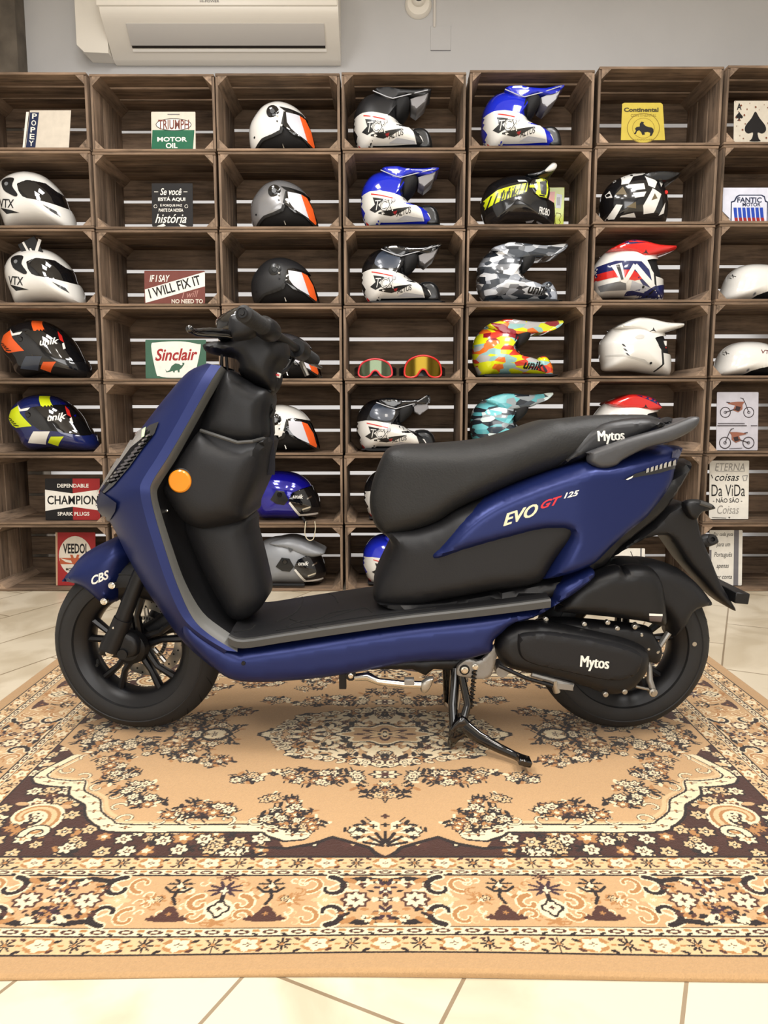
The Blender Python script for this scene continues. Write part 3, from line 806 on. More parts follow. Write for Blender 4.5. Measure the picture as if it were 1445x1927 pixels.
def drape_text(mb, s, x0, y0, x1, y1, m, bvh, bold=0.02, shear=0, ang=0, off=0.0009, heavy=0.0):
    P, F = fit_text(s, x0, -y1, x1, -y0, bold, shear, -ang, 0.25)
    for i, d in enumerate((-heavy, 0, heavy) if heavy else (0,)): drape_px(mb, [(a+d, -b) for a, b in P], F, m, bvh, off+i*0.00012)
def bolt(mb, px, py, w, rpx=5, m=None, dep=0.006):
    x, y, z = P3(px, py, w); r = rpx*(SY-w)/1400/0.97
    mb.lathe([(0, -dep), (r*0.55, -dep), (r*0.6, -dep*0.6), (r, -dep*0.5), (r*1.02, 0), (r*1.02, 0.01)], (x, y, z), (0, 1, 0), m or CHR, 10)

# wheels
def wheel(name, cx, steer, near):
    ca, sa = math.cos(steer), math.sin(steer)
    ax = Vector((sa, ca, 0)); c = Vector((cx, SY, RW))      # axle; +ax points to the far side
    fx = Vector((ca, -sa, 0)); up = Vector((0, 0, 1))
    def W3(r, a, h): return c + fx*(r*math.cos(a)) + up*(r*math.sin(a)) + ax*h
    rim = MB()
    prof = [(0.161, -0.044), (0.166, -0.047), (0.167, -0.042), (0.158, -0.036), (0.142, -0.030), (0.134, -0.018), (0.131, 0.0), (0.134, 0.018), (0.142, 0.030), (0.158, 0.036), (0.167, 0.042), (0.166, 0.047), (0.161, 0.044),
            (0.150, 0.038), (0.136, 0.030), (0.128, 0.018), (0.126, 0.0), (0.128, -0.018), (0.136, -0.030), (0.150, -0.038)]
    rim.lathe(prof, c, ax, RIMM, 72, closed=True)
    rim.lathe([(0, -0.036), (0.022, -0.036), (0.034, -0.028), (0.038, -0.010), (0.038, 0.02), (0.030, 0.032), (0, 0.032)], c, ax, RIMM, 32)
    for k in range(5):
        a = 2*PI*k/5 + 0.36
        for s in (-1, 1):
            p0 = W3(0.030, a+s*0.35, -0.006); p1 = W3(0.080, a+s*0.13, -0.014); p2 = W3(0.131, a+s*0.20, -0.008)
            rim.tube([p0, p1, p2], [0.0105, 0.0085, 0.0105], RIMM, 8, sy=1.5)
    R = fin(rim, name)
    t = MB(); tp = []
    for k in range(25):
        q = -PI*0.62 + 2*PI*0.62*k/24*1.0
        hh = 0.056*math.sin(q); rr = 0.181 + 0.050*math.cos(q)
        tp.append((rr, hh))
    tp = [(0.160, -0.040)] + tp + [(0.160, 0.040)]
    t.lathe(tp, c, ax, RUB, 96, closed=True)
    def T3(q, a, o=0.0006): rr = 0.181+(0.050+o)*math.cos(q); hh = (0.056+o)*math.sin(q); return W3(rr, a, hh)
    for k in range(26):
        a0 = 2*PI*k/26
        for s in (-1, 1):
            rows = []
            for j in range(7):
                tt = j/6; q = s*(0.10+0.75*tt); a = a0 + 0.16*tt + (0.12 if s > 0 else 0); wd = 0.010*(1-abs(2*tt-1)**3)+0.001
                rows.append([T3(q, a-wd), T3(q, a+wd)])
            t.grid(rows, RUBD)
    for s in (-1, 1):                                         # moulded ring on the sidewall
        t.lathe([(0.196, s*0.0545), (0.198, s*0.0562), (0.201, s*0.0545)], c, ax, RUB, 72)
    fin(t, 'tyre', R)
    return R, W3, ax, c
fw, FW3, fax, fc = wheel('front_wheel', XF, math.radians(8.5), True)
d = MB()
d.lathe([(0.080, 0.048), (0.108, 0.048), (0.108, 0.052), (0.080, 0.052)], fc, fax, STEEL, 64, closed=True)
for k in range(5):
    a = 2*PI*k/5+0.2
    d.tube([FW3(0.035, a, 0.05), FW3(0.083, a+0.12, 0.05)], 0.007, STEEL, 8)
for k in range(36):
    a = 2*PI*k/36; r = (0.087, 0.094, 0.101)[k % 3]
    d.lathe([(0, -0.0004), (0.0028, -0.0004), (0.003, 0.002)], FW3(r, a, 0.048), fax, RUBD, 8)
fin(d, 'brake_disc', fw)
d = MB()
d.lathe([(0.052, 0.038), (0.063, 0.038), (0.063, 0.041), (0.052, 0.041)], fc, fax, STEEL, 48, closed=True)
for k in range(48):
    a = 2*PI*k/48; d.tube([FW3(0.054, a, 0.0372), FW3(0.061, a, 0.0372)], 0.0012, RUBD, 4)
fin(d, 'sensor_ring', fw)
d = MB(); d.tube([FW3(0.118, 3.55, -0.02), FW3(0.106, 3.62, -0.045), FW3(0.104, 3.63, -0.055)], 0.004, RUBD, 8); fin(d, 'valve', fw)
rw, RW3, rax, rc = wheel('rear_wheel', XR, 0.0, True)
d = MB(); x, z = Q(1306, 1217, 0.055)
d.lathe([(0, -0.003), (0.006, -0.003), (0.006, 0.004)], (x, SY-0.054, z), (0, 1, 0), STEEL, 10); fin(d, 'sidewall_dot', rw)

# fork, caliper and front axle
b = MB(); b.tube([P3(318, 960, 0.072), P3(262, 1090, 0.078), P3(214, 1215, 0.084)], [0.017, 0.019, 0.021], BLK2, 18)
b.tube([P3(232, 1170, 0.083), P3(208, 1228, 0.085)], [0.0235, 0.026], BLK2, 18)
inflate(b, QP([(186, 1232), (200, 1196), (232, 1190), (262, 1205), (262, 1235), (236, 1243), (205, 1240)], 0.075), SY-0.075, 0.018, 0.012, BLK2, 0.01)
bo = MB(); bolt(bo, 208, 1233, 0.096, 8, CHR, 0.012); bolt(bo, 214, 1187, 0.104, 2.5, CHR, 0.003)
f1 = fin(b, 'fork_leg'); fin(bo, 'axle_bolt', f1)
b = MB(); b.tube([(-0.44, SY+0.085, 0.66), (-0.53, SY+0.085, 0.44), (-0.665, SY+0.085, 0.225)], [0.017, 0.02, 0.024], BLK2, 16); fin(b, 'fork_leg')
b = MB(); b.tube([(-0.665, SY-0.10, RW), (-0.655, SY+0.10, RW)], 0.013, BLK2, 14)
b.lathe([(0.0, -0.060), (0.030, -0.060), (0.042, -0.050), (0.045, -0.030), (0.0, -0.028)], fc, fax, BLK2, 28)
inflate(b, QP([(250, 1195), (285, 1172), (322, 1150), (345, 1170), (345, 1196), (310, 1200), (285, 1225), (262, 1240), (246, 1225)], -0.02), SY+0.03, 0.022, 0.015, BLK2, 0.01)
fin(b, 'brake_caliper')

# front mudguard
g = MB()
FEN = [(103, 1106), (118, 1085), (136, 1061), (160, 1044), (190, 1029), (219, 1018), (238, 1032), (247, 1050), (240, 1068), (236, 1084), (226, 1112), (213, 1143), (186, 1148), (164, 1131), (147, 1117), (122, 1108)]
inflate(g, QP(FEN, 0.055), SY, lambda x, z: 0.078+0*x, 0.055, BLUE, 0.010, power=0.55)
bv = bvh_of(g)
drape_text(g, 'CBS', 170, 1084, 208, 1100, WHT, bv, 0.03, 0.5, -0.38)
fen = fin(g, 'front_mudguard')
for p in ((211, 1107), (196, 1137)):
    b = MB(); bolt(b, p[0], p[1], 0.080, 6.5, CHR, 0.006); fin(b, 'mudguard_bolt', fen)

# front fairing: rows from the nose line A to the shield edge B
A = [(386, 688), (350, 703), (312, 745), (268, 802), (226, 860), (192, 915), (180, 962), (207, 991), (238, 1052), (266, 1100), (302, 1152), (345, 1213), (398, 1262)]
B = [(416, 694), (399, 720), (375, 763), (346, 815), (315, 868), (287, 912), (283, 935), (292, 978), (312, 1044), (334, 1108), (362, 1168), (396, 1201), (446, 1232)]
WB = [0.085, 0.11, 0.135, 0.16, 0.185, 0.205, 0.21, 0.205, 0.20, 0.195, 0.19, 0.19, 0.19]
def dens(L, n=4): return smooth_poly([tuple(p) for p in L], n, closed=False)
ABW = dens([(a[0], a[1], b[0], b[1], w) for a, b, w in zip(A, B, WB)], 4)
SM = math.radians(64)
def fairing_rows(sgn):
    rows = []
    for ax_, ay_, bx_, by_, w in ABW:
        Ax, Az = Q(ax_, ay_, 0.045); B1 = Q(bx_-19, by_-2, w); B2 = Q(bx_, by_, w-0.006)
        row = []
        for k in range(15):
            s = k/14*SM; fx_ = ((1-math.cos(s))/(1-math.cos(SM)))**0.9
            wy = w*(math.sin(s)/math.sin(SM))**0.9
            row.append((Ax+(B1[0]-Ax)*fx_, SY-sgn*wy, Az+(B1[1]-Az)*fx_))
        for k in range(1, 5):
            t = k/4; row.append((B1[0]+(B2[0]-B1[0])*t, SY-sgn*(w-0.006*t), B1[1]+(B2[1]-B1[1])*t))
        rows.append(row)
    return rows
g = MB(); rn = fairing_rows(1); rf = fairing_rows(-1)
g.grid(rn, BLUE); g.grid(rf, BLUE, flip=True)
g.add([p for p in rn[0]]+[p for p in rf[0]][::-1], [tuple(range(2*len(rn[0])))], BLUE)
bv = bvh_of(g)
fair = fin(g, 'front_fairing', sharp=24)
# nose cap crease
g = MB(); n_ = [(183, 935), (192, 931), (222, 952), (219, 967), (207, 986), (194, 974), (184, 962)]
drape_poly(g, n_, BLK2 if False else mat('dark_blue_paint', (20, 28, 62), 0.3, metal=0.3), bv, 0.004, 4); fin(g, 'nose_cap')
# headlamp
g = MB()
drape_poly(g, [(184, 945), (190, 905), (212, 873), (240, 840), (262, 822), (284, 806), (300, 800), (292, 822), (270, 850), (245, 885), (215, 920), (203, 930)], GLOSS, bv, 0.002, 5)
hl = fin(g, 'headlamp'); g = MB()
drape_poly(g, [(184, 940), (188, 908), (208, 874), (236, 843), (262, 820), (276, 812), (272, 832), (250, 850), (222, 888), (196, 925)], LENS, bv, 0.006, 5)
fin(g, 'headlamp_lens', hl); g = MB()
drape_poly(g, [(186, 938), (200, 900), (222, 868), (238, 845), (236, 856), (215, 888), (192, 925)], mat('warm_chrome', (214, 186, 170), 0.18, metal=0.8), bv, 0.0068, 5)
fin(g, 'chrome_strip', hl); g = MB()
drape_poly(g, [(272, 818), (279, 812), (276, 830), (271, 832)], mat('pale_green_light', (214, 250, 190), 0.2), bv, 0.0075, 3)
fin(g, 'position_light', hl); g = MB()
for k in range(12):
    t = k/11; px = 204+t*72; py = 912-t*84
    drape_poly(g, [(px, py), (px+15-6*t, py-5), (px+15-6*t, py-1.5), (px, py+3)], mat('lamp_rib', (96, 92, 96), 0.25, metal=0.5), bv, 0.0045, 4)
    if k in (0, 1, 2, 9, 10, 11): drape_poly(g, [(px+2, py), (px+6, py-2), (px+5, py+2), (px+1, py+3)], CHR, bv, 0.006, 3)
fin(g, 'lamp_ribs', hl)

# edge trim of the leg shield
Ct = [(428, 704), (411, 730), (387, 771), (359, 822), (330, 873), (301, 918), (296, 938), (306, 978), (326, 1040), (349, 1102), (381, 1157), (420, 1189), (450, 1208)]
BCW = dens([(b[0], b[1], c[0], c[1], w) for b, c, w in zip(B, Ct, WB)], 4)
g = MB()
for sg in (1, -1):
    rows = []
    for bx_, by_, cx_, cy_, w in BCW:
        b1 = Q(bx_+1, by_, w-0.008); c1 = Q(cx_, cy_, w-0.038)
        rows.append([(b1[0]-0.004, SY-sg*(w-0.012), b1[1])] + [(b1[0]+(c1[0]-b1[0])*t, SY-sg*(w-0.006-0.032*t**1.5), b1[1]+(c1[1]-b1[1])*t) for t in (0, 0.3, 0.6, 1)] + [(c1[0]-0.006, SY-sg*(w-0.044), c1[1])])
    g.grid(rows, TRIM, flip=sg < 0)
fin(g, 'shield_trim')
# inner leg shield
D_ = [(452, 722), (440, 770), (430, 820), (420, 865), (410, 900), (395, 940), (390, 960), (390, 1000), (398, 1050), (414, 1100), (432, 1145), (452, 1176), (478, 1192)]
CDW = dens([(c[0], c[1], e[0], e[1], w) for c, e, w in zip(Ct, D_, WB)], 4)
g = MB()
for sg in (1, -1):
    rows = []
    for cx_, cy_, dx_, dy_, w in CDW:
        c1 = Q(cx_-3, cy_, w-0.040); d1 = Q(dx_, dy_, 0.05); row = []
        for k in range(11):
            t = k/10; row.append((c1[0]+(d1[0]-c1[0])*t**1.5 + 0.012*math.sin(PI*t)*-1, SY-sg*((w-0.040)*(1-t)), c1[1]+(d1[1]-c1[1])*t))
        rows.append(row)
    g.grid(rows, BLK, flip=sg > 0)
shield = fin(g, 'leg_shield')
# steering column cover above the pocket
g = MB(); inflate(g, QP([(424, 704), (447, 712), (478, 730), (506, 745), (502, 790), (499, 836), (450, 850), (380, 830), (372, 815), (395, 760)], 0.07), SY, 0.105, 0.05, BLK2, 0.014, edge=0.06); fin(g, 'column_cover')
# tunnel down to the floor
g = MB(); inflate(g, QP([(345, 985), (400, 965), (468, 975), (474, 1005), (484, 1043), (492, 1075), (501, 1120), (497, 1140), (480, 1160), (455, 1174), (430, 1168), (412, 1140), (392, 1105), (366, 1050)], 0.06), SY, 0.105, 0.07, BLK, 0.014, edge=0.05); fin(g, 'centre_tunnel')
# storage pocket
g = MB(); PK = [(374, 814), (402, 823), (447, 838), (474, 836), (501, 830), (496, 865), (490, 905), (478, 935), (466, 962), (463, 981), (440, 992), (405, 1001), (372, 1004), (340, 987), (320, 960), (301, 926), (311, 905), (330, 870), (352, 838)]
inflate(g, QP(PK, 0.12), SY, lambda x, z: 0.168+0*x, 0.065, BLK, 0.012, power=0.5, edge=0.09)
bv = bvh_of(g)
pk = fin(g, 'storage_pocket')
g = MB(); g.tube([P3(378, 816, 0.13), P3(402, 824, 0.152), P3(447, 839, 0.16), P3(474, 837, 0.15), P3(497, 831, 0.10)], 0.0045, GREYP, 8); fin(g, 'pocket_rim', pk)
x, y, z = P3(340, 911, 0.163)
g = MB(); nd = Vector((0.10, 1, 0.03)).normalized()
g.lathe([(0, -0.010), (0.024, -0.010), (0.0272, -0.007), (0.0280, 0.0), (0.0285, 0.012)], (x, y, z), nd, ORN, 40); g.lathe([(0.0285, -0.002), (0.031, 0.0), (0.031, 0.012)], (x, y, z), nd, BLK2, 40)
fin(g, 'reflector', pk, label='round amber reflector')
g = MB(); bolt(g, 314, 967, 0.12, 2.5, CHR, 0.003); fin(g, 'pocket_screw', pk)
# hanging strap on the bag hook
g = MB(); g.tube([P3(503, 775, 0.02), P3(512, 770, 0.02), P3(515, 778, 0.02), P3(508, 790, 0.02)], 0.006, BLK2, 8); fin(g, 'bag_hook', pk)
g = MB(); rows = []
for (px, py, hw) in ((507, 788, 5), (509, 820, 6), (510, 850, 6.5), (510, 880, 8), (509, 899, 8)):
    rows.append([P3(px-hw, py, 0.010), P3(px-hw, py, 0.013), P3(px+hw, py, 0.013), P3(px+hw, py, 0.010)])
g.grid(rows, mat('black_webbing', (20, 20, 30), 0.8), closed=True); fin(g, 'bag_strap', pk)

# floor board
g = MB(); top = [(430, 1202), (458, 1210), (540, 1198), (640, 1183), (760, 1166), (885, 1152), (960, 1143), (1036, 1133)]
TP = dens([Q(a, b_, 0.185) for a, b_ in top], 4)
def floor_rows(hw):
    rows = []
    for x, z in TP:
        r = []
        for (yy, dz) in ((-hw, -0.020), (-hw-0.001, -0.004), (-hw+0.004, 0.0), (-hw*0.80, 0.001), (-hw*0.75, 0.004), (-hw*0.3, 0.006), (0, 0.0065), (hw*0.3, 0.006), (hw*0.75, 0.004), (hw*0.80, 0.001), (hw-0.004, 0), (hw+0.001, -0.004), (hw, -0.020)):
            r.append((x, SY+yy, z+dz))
        rows.append(r)
    return rows
fr = floor_rows(0.186); g.grid(fr, BLK)
gl = MB(); gl.grid([[p for p in r[:2]] for r in fr], GREYP)
bv = bvh_of(g)
fb = fin(g, 'floor_board')
g = MB(); rows = [[(p[0], p[1]-0.002, p[2]) for p in (r[0], r[1])] + [(r[2][0], r[2][1]-0.003, r[2][2]+0.0005), (r[2][0], r[2][1]+0.010, r[2][2]+0.0008)] for r in fr]
g.grid(rows, GREYP); fin(g, 'floor_edge', fb)
g = MB()
for path in ([(555, 1118), (570, 1132), (556, 1158), (520, 1175)], [(590, 1116), (625, 1125), (636, 1140)], [(545, 1170), (600, 1190)], [(610, 1172), (680, 1150), (700, 1158)], [(440, 1195), (470, 1190), (480, 1182)], [(520, 1192), (620, 1176), (700, 1164), (820, 1150)], [(540, 1186), (560, 1176), (600, 1170), (620, 1160), (660, 1152)]):
    sp = smooth_poly(path, 5, closed=False); pts = []
    for a, b_ in sp:
        h = bv.ray_cast(CAMP, ray_px(a, b_))
        if h[0] is not None: pts.append(h[0]+Vector((0, 0, 0.0003)))
    if len(pts) > 2: g.tube(pts, 0.0016, RUBD, 6)
fin(g, 'mat_groove', fb)

# belly panel under the floor
g = MB(); BEL = [(352, 1150), (380, 1188), (446, 1227), (462, 1227), (540, 1216), (640, 1200), (760, 1182), (885, 1168), (960, 1158), (1036, 1146), (1052, 1112), (1110, 1078), (1120, 1092), (1085, 1122), (1040, 1150), (1005, 1170), (965, 1182), (946, 1198), (930, 1213), (927, 1232), (905, 1241), (870, 1249), (800, 1252), (760, 1256), (640, 1278), (540, 1289), (470, 1291), (430, 1284), (402, 1264), (372, 1236), (340, 1195)]
inflate(g, QP(BEL, 0.165), SY, lambda x, z: 0.186 - 0.0*x, 0.03, BLUE, 0.012, power=0.5, edge=0.15)
fin(g, 'belly_panel')
g = MB(); bolt(g, 458, 1254, 0.188, 4, BLK2, 0.002); fin(g, 'belly_clip')

# body under the seat
g = MB(); BOD = [(724, 1010), (737, 1034), (722, 1070), (706, 1105), (702, 1132), (716, 1149), (776, 1151), (834, 1138), (922, 1121), (1015, 1106), (1050, 1060), (1100, 1010), (1140, 950), (1120, 880), (1009, 905), (951, 925), (863, 963), (823, 988), (776, 1004)]
inflate(g, QP(BOD, 0.12), SY, lambda x, z: 0.13+0.036*np.clip((x+0.02)/0.2, 0, 1), 0.05, BLK, 0.014, edge=0.085)
fin(g, 'side_cover')
g = MB(); inflate(g, QP([(700, 1135), (835, 1128), (1040, 1090), (1100, 1080), (1080, 1130), (1040, 1136), (920, 1150), (760, 1165)], 0.12), SY, 0.14, 0.02, BLK2, 0.016); fin(g, 'under_cover')
# blue rear fairing
g = MB(); RFA = [(805, 1056), (808, 1045), (823, 1030), (845, 1003), (864, 983), (890, 962), (918, 944), (951, 928), (1009, 905), (1062, 887), (1110, 873), (1150, 872), (1210, 858), (1262, 848), (1303, 848), (1302, 862), (1291, 885), (1284, 914), (1268, 942), (1246, 968), (1226, 990), (1188, 1018), (1155, 1046), (1123, 1075), (1070, 1096), (1018, 1104), (1030, 1080), (1062, 1016), (1059, 1012), (1030, 1011), (1000, 1016), (951, 1029), (893, 1045), (849, 1059), (820, 1067), (810, 1065)]
def wr(x, z): return 0.186 - 0.10*np.clip((x-0.45)/0.42, 0, 1)**1.6
inflate(g, QP(RFA, 0.16), SY, wr, 0.035, BLUE, 0.010, power=0.5, edge=0.075)
bv = bvh_of(g)
drape_text(g, 'EVO', 942, 964, 1015, 985, SILP, bv, 0.012, 0.6, -0.33, heavy=0.8)
drape_text(g, 'GT', 1015, 944, 1060, 958, REDP, bv, 0.03, 0.7, -0.28)
drape_text(g, '125', 1059, 931, 1091, 941, WHT, bv, 0.03, 0.5, -0.22)
rfa = fin(g, 'rear_fairing')
g = MB(); drape_poly(g, [(1172, 909), (1195, 897), (1240, 884), (1283, 866), (1290, 868), (1286, 882), (1240, 896), (1200, 903)], GLOSS, bv, 0.002, 6)
for k in range(9):
    t = k/8; px = 1215+t*66; py = 892-t*19
    drape_poly(g, [(px, py-4), (px+5, py-6-2*t), (px+4, py+2+2*t), (px-1, py+4)], CHR, bv, 0.003, 3)
drape_poly(g, [(1176, 908), (1190, 901), (1188, 905), (1180, 909)], WHT, bv, 0.003, 3)
fin(g, 'rear_indicator', rfa)
g = MB(); drape_poly(g, [(1265, 855), (1302, 850), (1300, 862), (1292, 866), (1262, 868)], mat('dark_tail_lens', (52, 56, 84), 0.08, coat=1), bv, 0.003, 6); fin(g, 'tail_lamp', rfa)

# seat
g = MB(); SE = [(735, 853), (722, 866), (708, 897), (697, 932), (696, 962), (704, 992), (718, 1009), (730, 1014), (776, 1006), (823, 990), (863, 964), (916, 940), (951, 924), (1009, 901), (1062, 884), (1112, 868), (1160, 851), (1248, 812), (1251, 800), (1240, 792), (1214, 786), (1154, 787), (1108, 791), (1062, 796), (1040, 797), (1009, 806), (974, 819), (921, 834), (863, 841), (805, 845), (760, 847)]
def ws(x, z): return 0.108+0.045*np.clip((x+0.05)/0.25, 0, 1)-0.03*np.clip((x-0.3)/0.3, 0, 1)
inflate(g, QP(SE, 0.095), SY, ws, 0.055, SEAT, 0.012, power=0.5, edge=0.08)
bvs = bvh_of(g)
seat = fin(g, 'seat')
g = MB(); inflate(g, QP([(1050, 884), (1068, 858), (1088, 832), (1112, 812), (1150, 798), (1214, 791), (1246, 797), (1249, 808), (1200, 832), (1150, 854), (1111, 867)], 0.125), SY, 0.140, 0.02, SEATS, 0.010, edge=0.10)
bv = bvh_of(g)
drape_text(g, 'Mytos', 1125, 816, 1174, 841, WHT, bv, 0.0, 0.0, -0.06, heavy=0.9)
fin(g, 'seat_side_panel', seat)

# grab rail
gr = MB(); RAILM = mat('satin_grey_rail', (62, 62, 64), 0.38)
for sg in (1, -1):
    inflate(gr, QP([(1110, 862), (1112, 856), (1180, 832), (1250, 812), (1289, 797), (1308, 790), (1317, 793), (1312, 807), (1297, 820), (1260, 838), (1215, 850), (1172, 872), (1160, 882), (1132, 888), (1110, 877)], 0.165), SY-sg*0.150, 0.024, 0.012, RAILM, 0.008, power=0.5, edge=0.012, sm=0)
inflate(gr, QP([(1262, 808), (1289, 797), (1316, 792), (1312, 808), (1290, 824), (1264, 834)], 0.1), SY, 0.135, 0.02, RAILM, 0.012)
rail = fin(gr, 'grab_rail')
g = MB(); inflate(g, QP([(1244, 800), (1256, 793), (1262, 791), (1254, 808)], 0.02), SY, 0.05, 0.006, BLK, 0.006); fin(g, 'seat_tail_clip', seat)

# number plate hanger
g = MB(); HG = [(1130, 1072), (1160, 1045), (1188, 1020), (1226, 992), (1250, 964), (1270, 955), (1289, 951), (1303, 962), (1312, 985), (1318, 1010), (1340, 1060), (1360, 1108), (1386, 1151), (1381, 1155), (1354, 1133), (1330, 1105), (1296, 1068), (1270, 1031), (1252, 1014), (1215, 1020), (1170, 1045)]
inflate(g, QP(HG, 0.06), SY, lambda x, z: 0.085-0.02*np.clip((0.6-z)/0.2, 0, 1), 0.014, BLK, 0.010, edge=0.05, sub=2)
hg = fin(g, 'plate_hanger')
g = MB(); inflate(g, QP([(1284, 950), (1311, 945), (1340, 955), (1341, 964), (1318, 970), (1306, 984), (1290, 975)], 0.1), SY-0.10, 0.02, 0.01, BLK2, 0.008); g.tube([P3(1316, 952, 0.12), P3(1338, 959, 0.12)], 0.006, GREYP, 8)
fin(g, 'rear_turn_signal', hg)
g = MB(); inflate(g, QP([(1308, 1020), (1330, 1010), (1345, 1014), (1348, 1026), (1330, 1034), (1318, 1034)], 0.03), SY-0.03, 0.02, 0.008, BLK2, 0.008); g.lathe([(0.006, -0.004), (0.012, -0.004), (0.012, 0.01)], P3(1340, 1020, 0.05), (0.2, 1, 0), BLK2, 14); fin(g, 'reflector_mount', hg)
g = MB(); g.obox(P3(1366, 1116, 0.0), [(1, 0, -0.1), (0, 1, 0), (0.1, 0, 1)], (0.018, 0.09, 0.014), BLK2, 0.002); fin(g, 'plate_bracket', hg)
g = MB(); inflate(g, QP([(1120, 1080), (1160, 1040), (1190, 1015), (1246, 968), (1290, 900), (1300, 870), (1230, 900), (1100, 1000), (1000, 1090)], 0.05), SY, 0.11, 0.03, BLK2, 0.018); fin(g, 'tail_underside')

# rear mudguard, air filter box, transmission cover
g = MB(); inflate(g, QP([(1145, 1100), (1160, 1062), (1200, 1058), (1240, 1062), (1284, 1079), (1315, 1105), (1341, 1139), (1336, 1146), (1318, 1149), (1300, 1158), (1290, 1180), (1262, 1208), (1256, 1180), (1220, 1140)], 0.05), SY-0.02, 0.075, 0.03, BLK, 0.012)
fin(g, 'rear_mudguard')
g = MB(); inflate(g, QP([(1048, 1154), (1076, 1112), (1122, 1084), (1165, 1072), (1175, 1080), (1182, 1072), (1225, 1074), (1248, 1100), (1256, 1150), (1254, 1186), (1212, 1178), (1143, 1169), (1060, 1161)], 0.13), SY-0.105, 0.045, 0.028, BLK2, 0.012)
bv = bvh_of(g); drape_poly(g, [(1221, 1160), (1246, 1161), (1246, 1165), (1221, 1164)], WHT, bv, 0.001, 5); drape_poly(g, [(1221, 1165), (1246, 1166), (1244, 1175), (1222, 1174)], mat('grey_label', (96, 86, 86), 0.5), bv, 0.001, 5)
fin(g, 'air_filter_box')
g = MB(); inflate(g, QP([(1005, 1176), (1040, 1164), (1143, 1171), (1212, 1180), (1228, 1200), (1240, 1222), (1226, 1250), (1170, 1230), (1060, 1200)], 0.08), SY-0.09, 0.04, 0.02, BLK2, 0.012)
for p in ((1027, 1171), (1099, 1180), (1143, 1177), (1161, 1188), (1194, 1185), (1206, 1200), (1219, 1226), (1236, 1232)): bolt(g, p[0], p[1], 0.125, 4.5, STEEL, 0.006)
eng = fin(g, 'engine_case')
g = MB(); CV = [(932, 1222), (941, 1198), (960, 1186), (985, 1178), (1036, 1179), (1100, 1192), (1177, 1210), (1214, 1226), (1223, 1240), (1222, 1262), (1210, 1284), (1186, 1306), (1145, 1314), (1080, 1293), (1004, 1276), (955, 1263), (937, 1244)]
inflate(g, QP(CV, 0.15), SY-0.130, 0.045, 0.03, BLK2, 0.010, power=0.5)
inflate(g, QP([(972, 1205), (985, 1196), (1036, 1194), (1120, 1208), (1180, 1222), (1208, 1236), (1212, 1252), (1196, 1280), (1150, 1290), (1060, 1272), (1000, 1258), (975, 1240)], 0.18), SY-0.142, 0.046, 0.012, BLK, 0.010)
bv = bvh_of(g); drape_text(g, 'Mytos', 1092, 1241, 1145, 1269, WHT, bv, 0.0, 0, 0.08, heavy=0.9)
for p in ((1139, 1312), (1175, 1307), (1167, 1256)): bolt(g, p[0], p[1], 0.172, 5 if p[0] != 1167 else 3, STEEL, 0.006)
fin(g, 'transmission_cover')
g = MB(); g.tube([P3(1214, 1225, 0.10), P3(1222, 1262, 0.11), P3(1222, 1285, 0.12), P3(1230, 1310, 0.12)], [0.009, 0.006, 0.008, 0.008], ALU, 10)
g.tube([P3(1196, 1297, 0.12), P3(1232, 1305, 0.12)], 0.004, STEEL, 8); bolt(g, 1228, 1308, 0.13, 8, STEEL, 0.01)
g.tube([P3(1190, 1182, 0.10), P3(1215, 1205, 0.1), P3(1240, 1222, 0.1), P3(1258, 1196, 0.1)], [0.012, 0.012, 0.010, 0.008], ALU, 10)
fin(g, 'rear_brake_arm')
g = MB(); g.tube([P3(938, 1258, 0.17), P3(990, 1282, 0.175), P3(1040, 1296, 0.175)], 0.005, BLK2, 8); g.tube([P3(1000, 1275, 0.16), P3(1078, 1296, 0.16)], 0.007, ALU, 8); g.tube([P3(1042, 1286, 0.16), P3(1048, 1308, 0.16)], 0.009, STEEL, 10)
g.obox(P3(1062, 1296, 0.16), [(1, 0, -0.12), (0, 1, 0), (0, 0, 1)], (0.020, 0.008, 0.008), ALU, 0.001); fin(g, 'brake_cable_guide')

# frame end, stands
g = MB(); inflate(g, QP([(858, 1268), (862, 1256), (880, 1244), (900, 1248), (912, 1240), (930, 1218), (943, 1205), (940, 1225), (936, 1240), (930, 1262), (922, 1280), (900, 1284), (870, 1280), (860, 1276)], 0.13), SY-0.125, 0.008, 0.004, ALU, 0.006)
bolt(g, 874, 1266, 0.134, 10, BLK2, 0.004); bolt(g, 874, 1266, 0.136, 7, CHR, 0.006); bolt(g, 894, 1260, 0.136, 6, CHR, 0.006); g.lathe([(0, -0.02), (0.016, -0.02), (0.018, 0.03)], P3(943, 1264, 0.1), (0, 1, 0), ALU, 14)
fin(g, 'engine_hanger')
g = MB(); inflate(g, QP([(640, 1250), (700, 1244), (780, 1238), (860, 1235), (920, 1235), (890, 1262), (850, 1264), (815, 1262), (800, 1274), (775, 1262), (700, 1262), (650, 1266)], 0.08), SY, 0.11, 0.015, BLK2, 0.012, sub=0, edge=0.09)
g.obox(P3(645, 1284, 0.12), [(1, 0, 0), (0, 1, 0), (0, 0, 1)], (0.009, 0.01, 0.022), BLK2, 0.001); fin(g, 'lower_frame')
g = MB(); g.tube([P3(668, 1280, 0.15), P3(692, 1278, 0.155), P3(712, 1288, 0.165), P3(760, 1293, 0.175), P3(800, 1294, 0.18)], [0.009, 0.011, 0.009, 0.009, 0.009], CHR, 12)
inflate(g, QP([(792, 1288), (815, 1278), (812, 1295), (802, 1308), (792, 1306)], 0.18), SY-0.18, 0.012, 0.006, STEEL, 0.006)
bolt(g, 660, 1277, 0.155, 10, BLK2, 0.004); bolt(g, 660, 1277, 0.158, 5, CHR, 0.006)
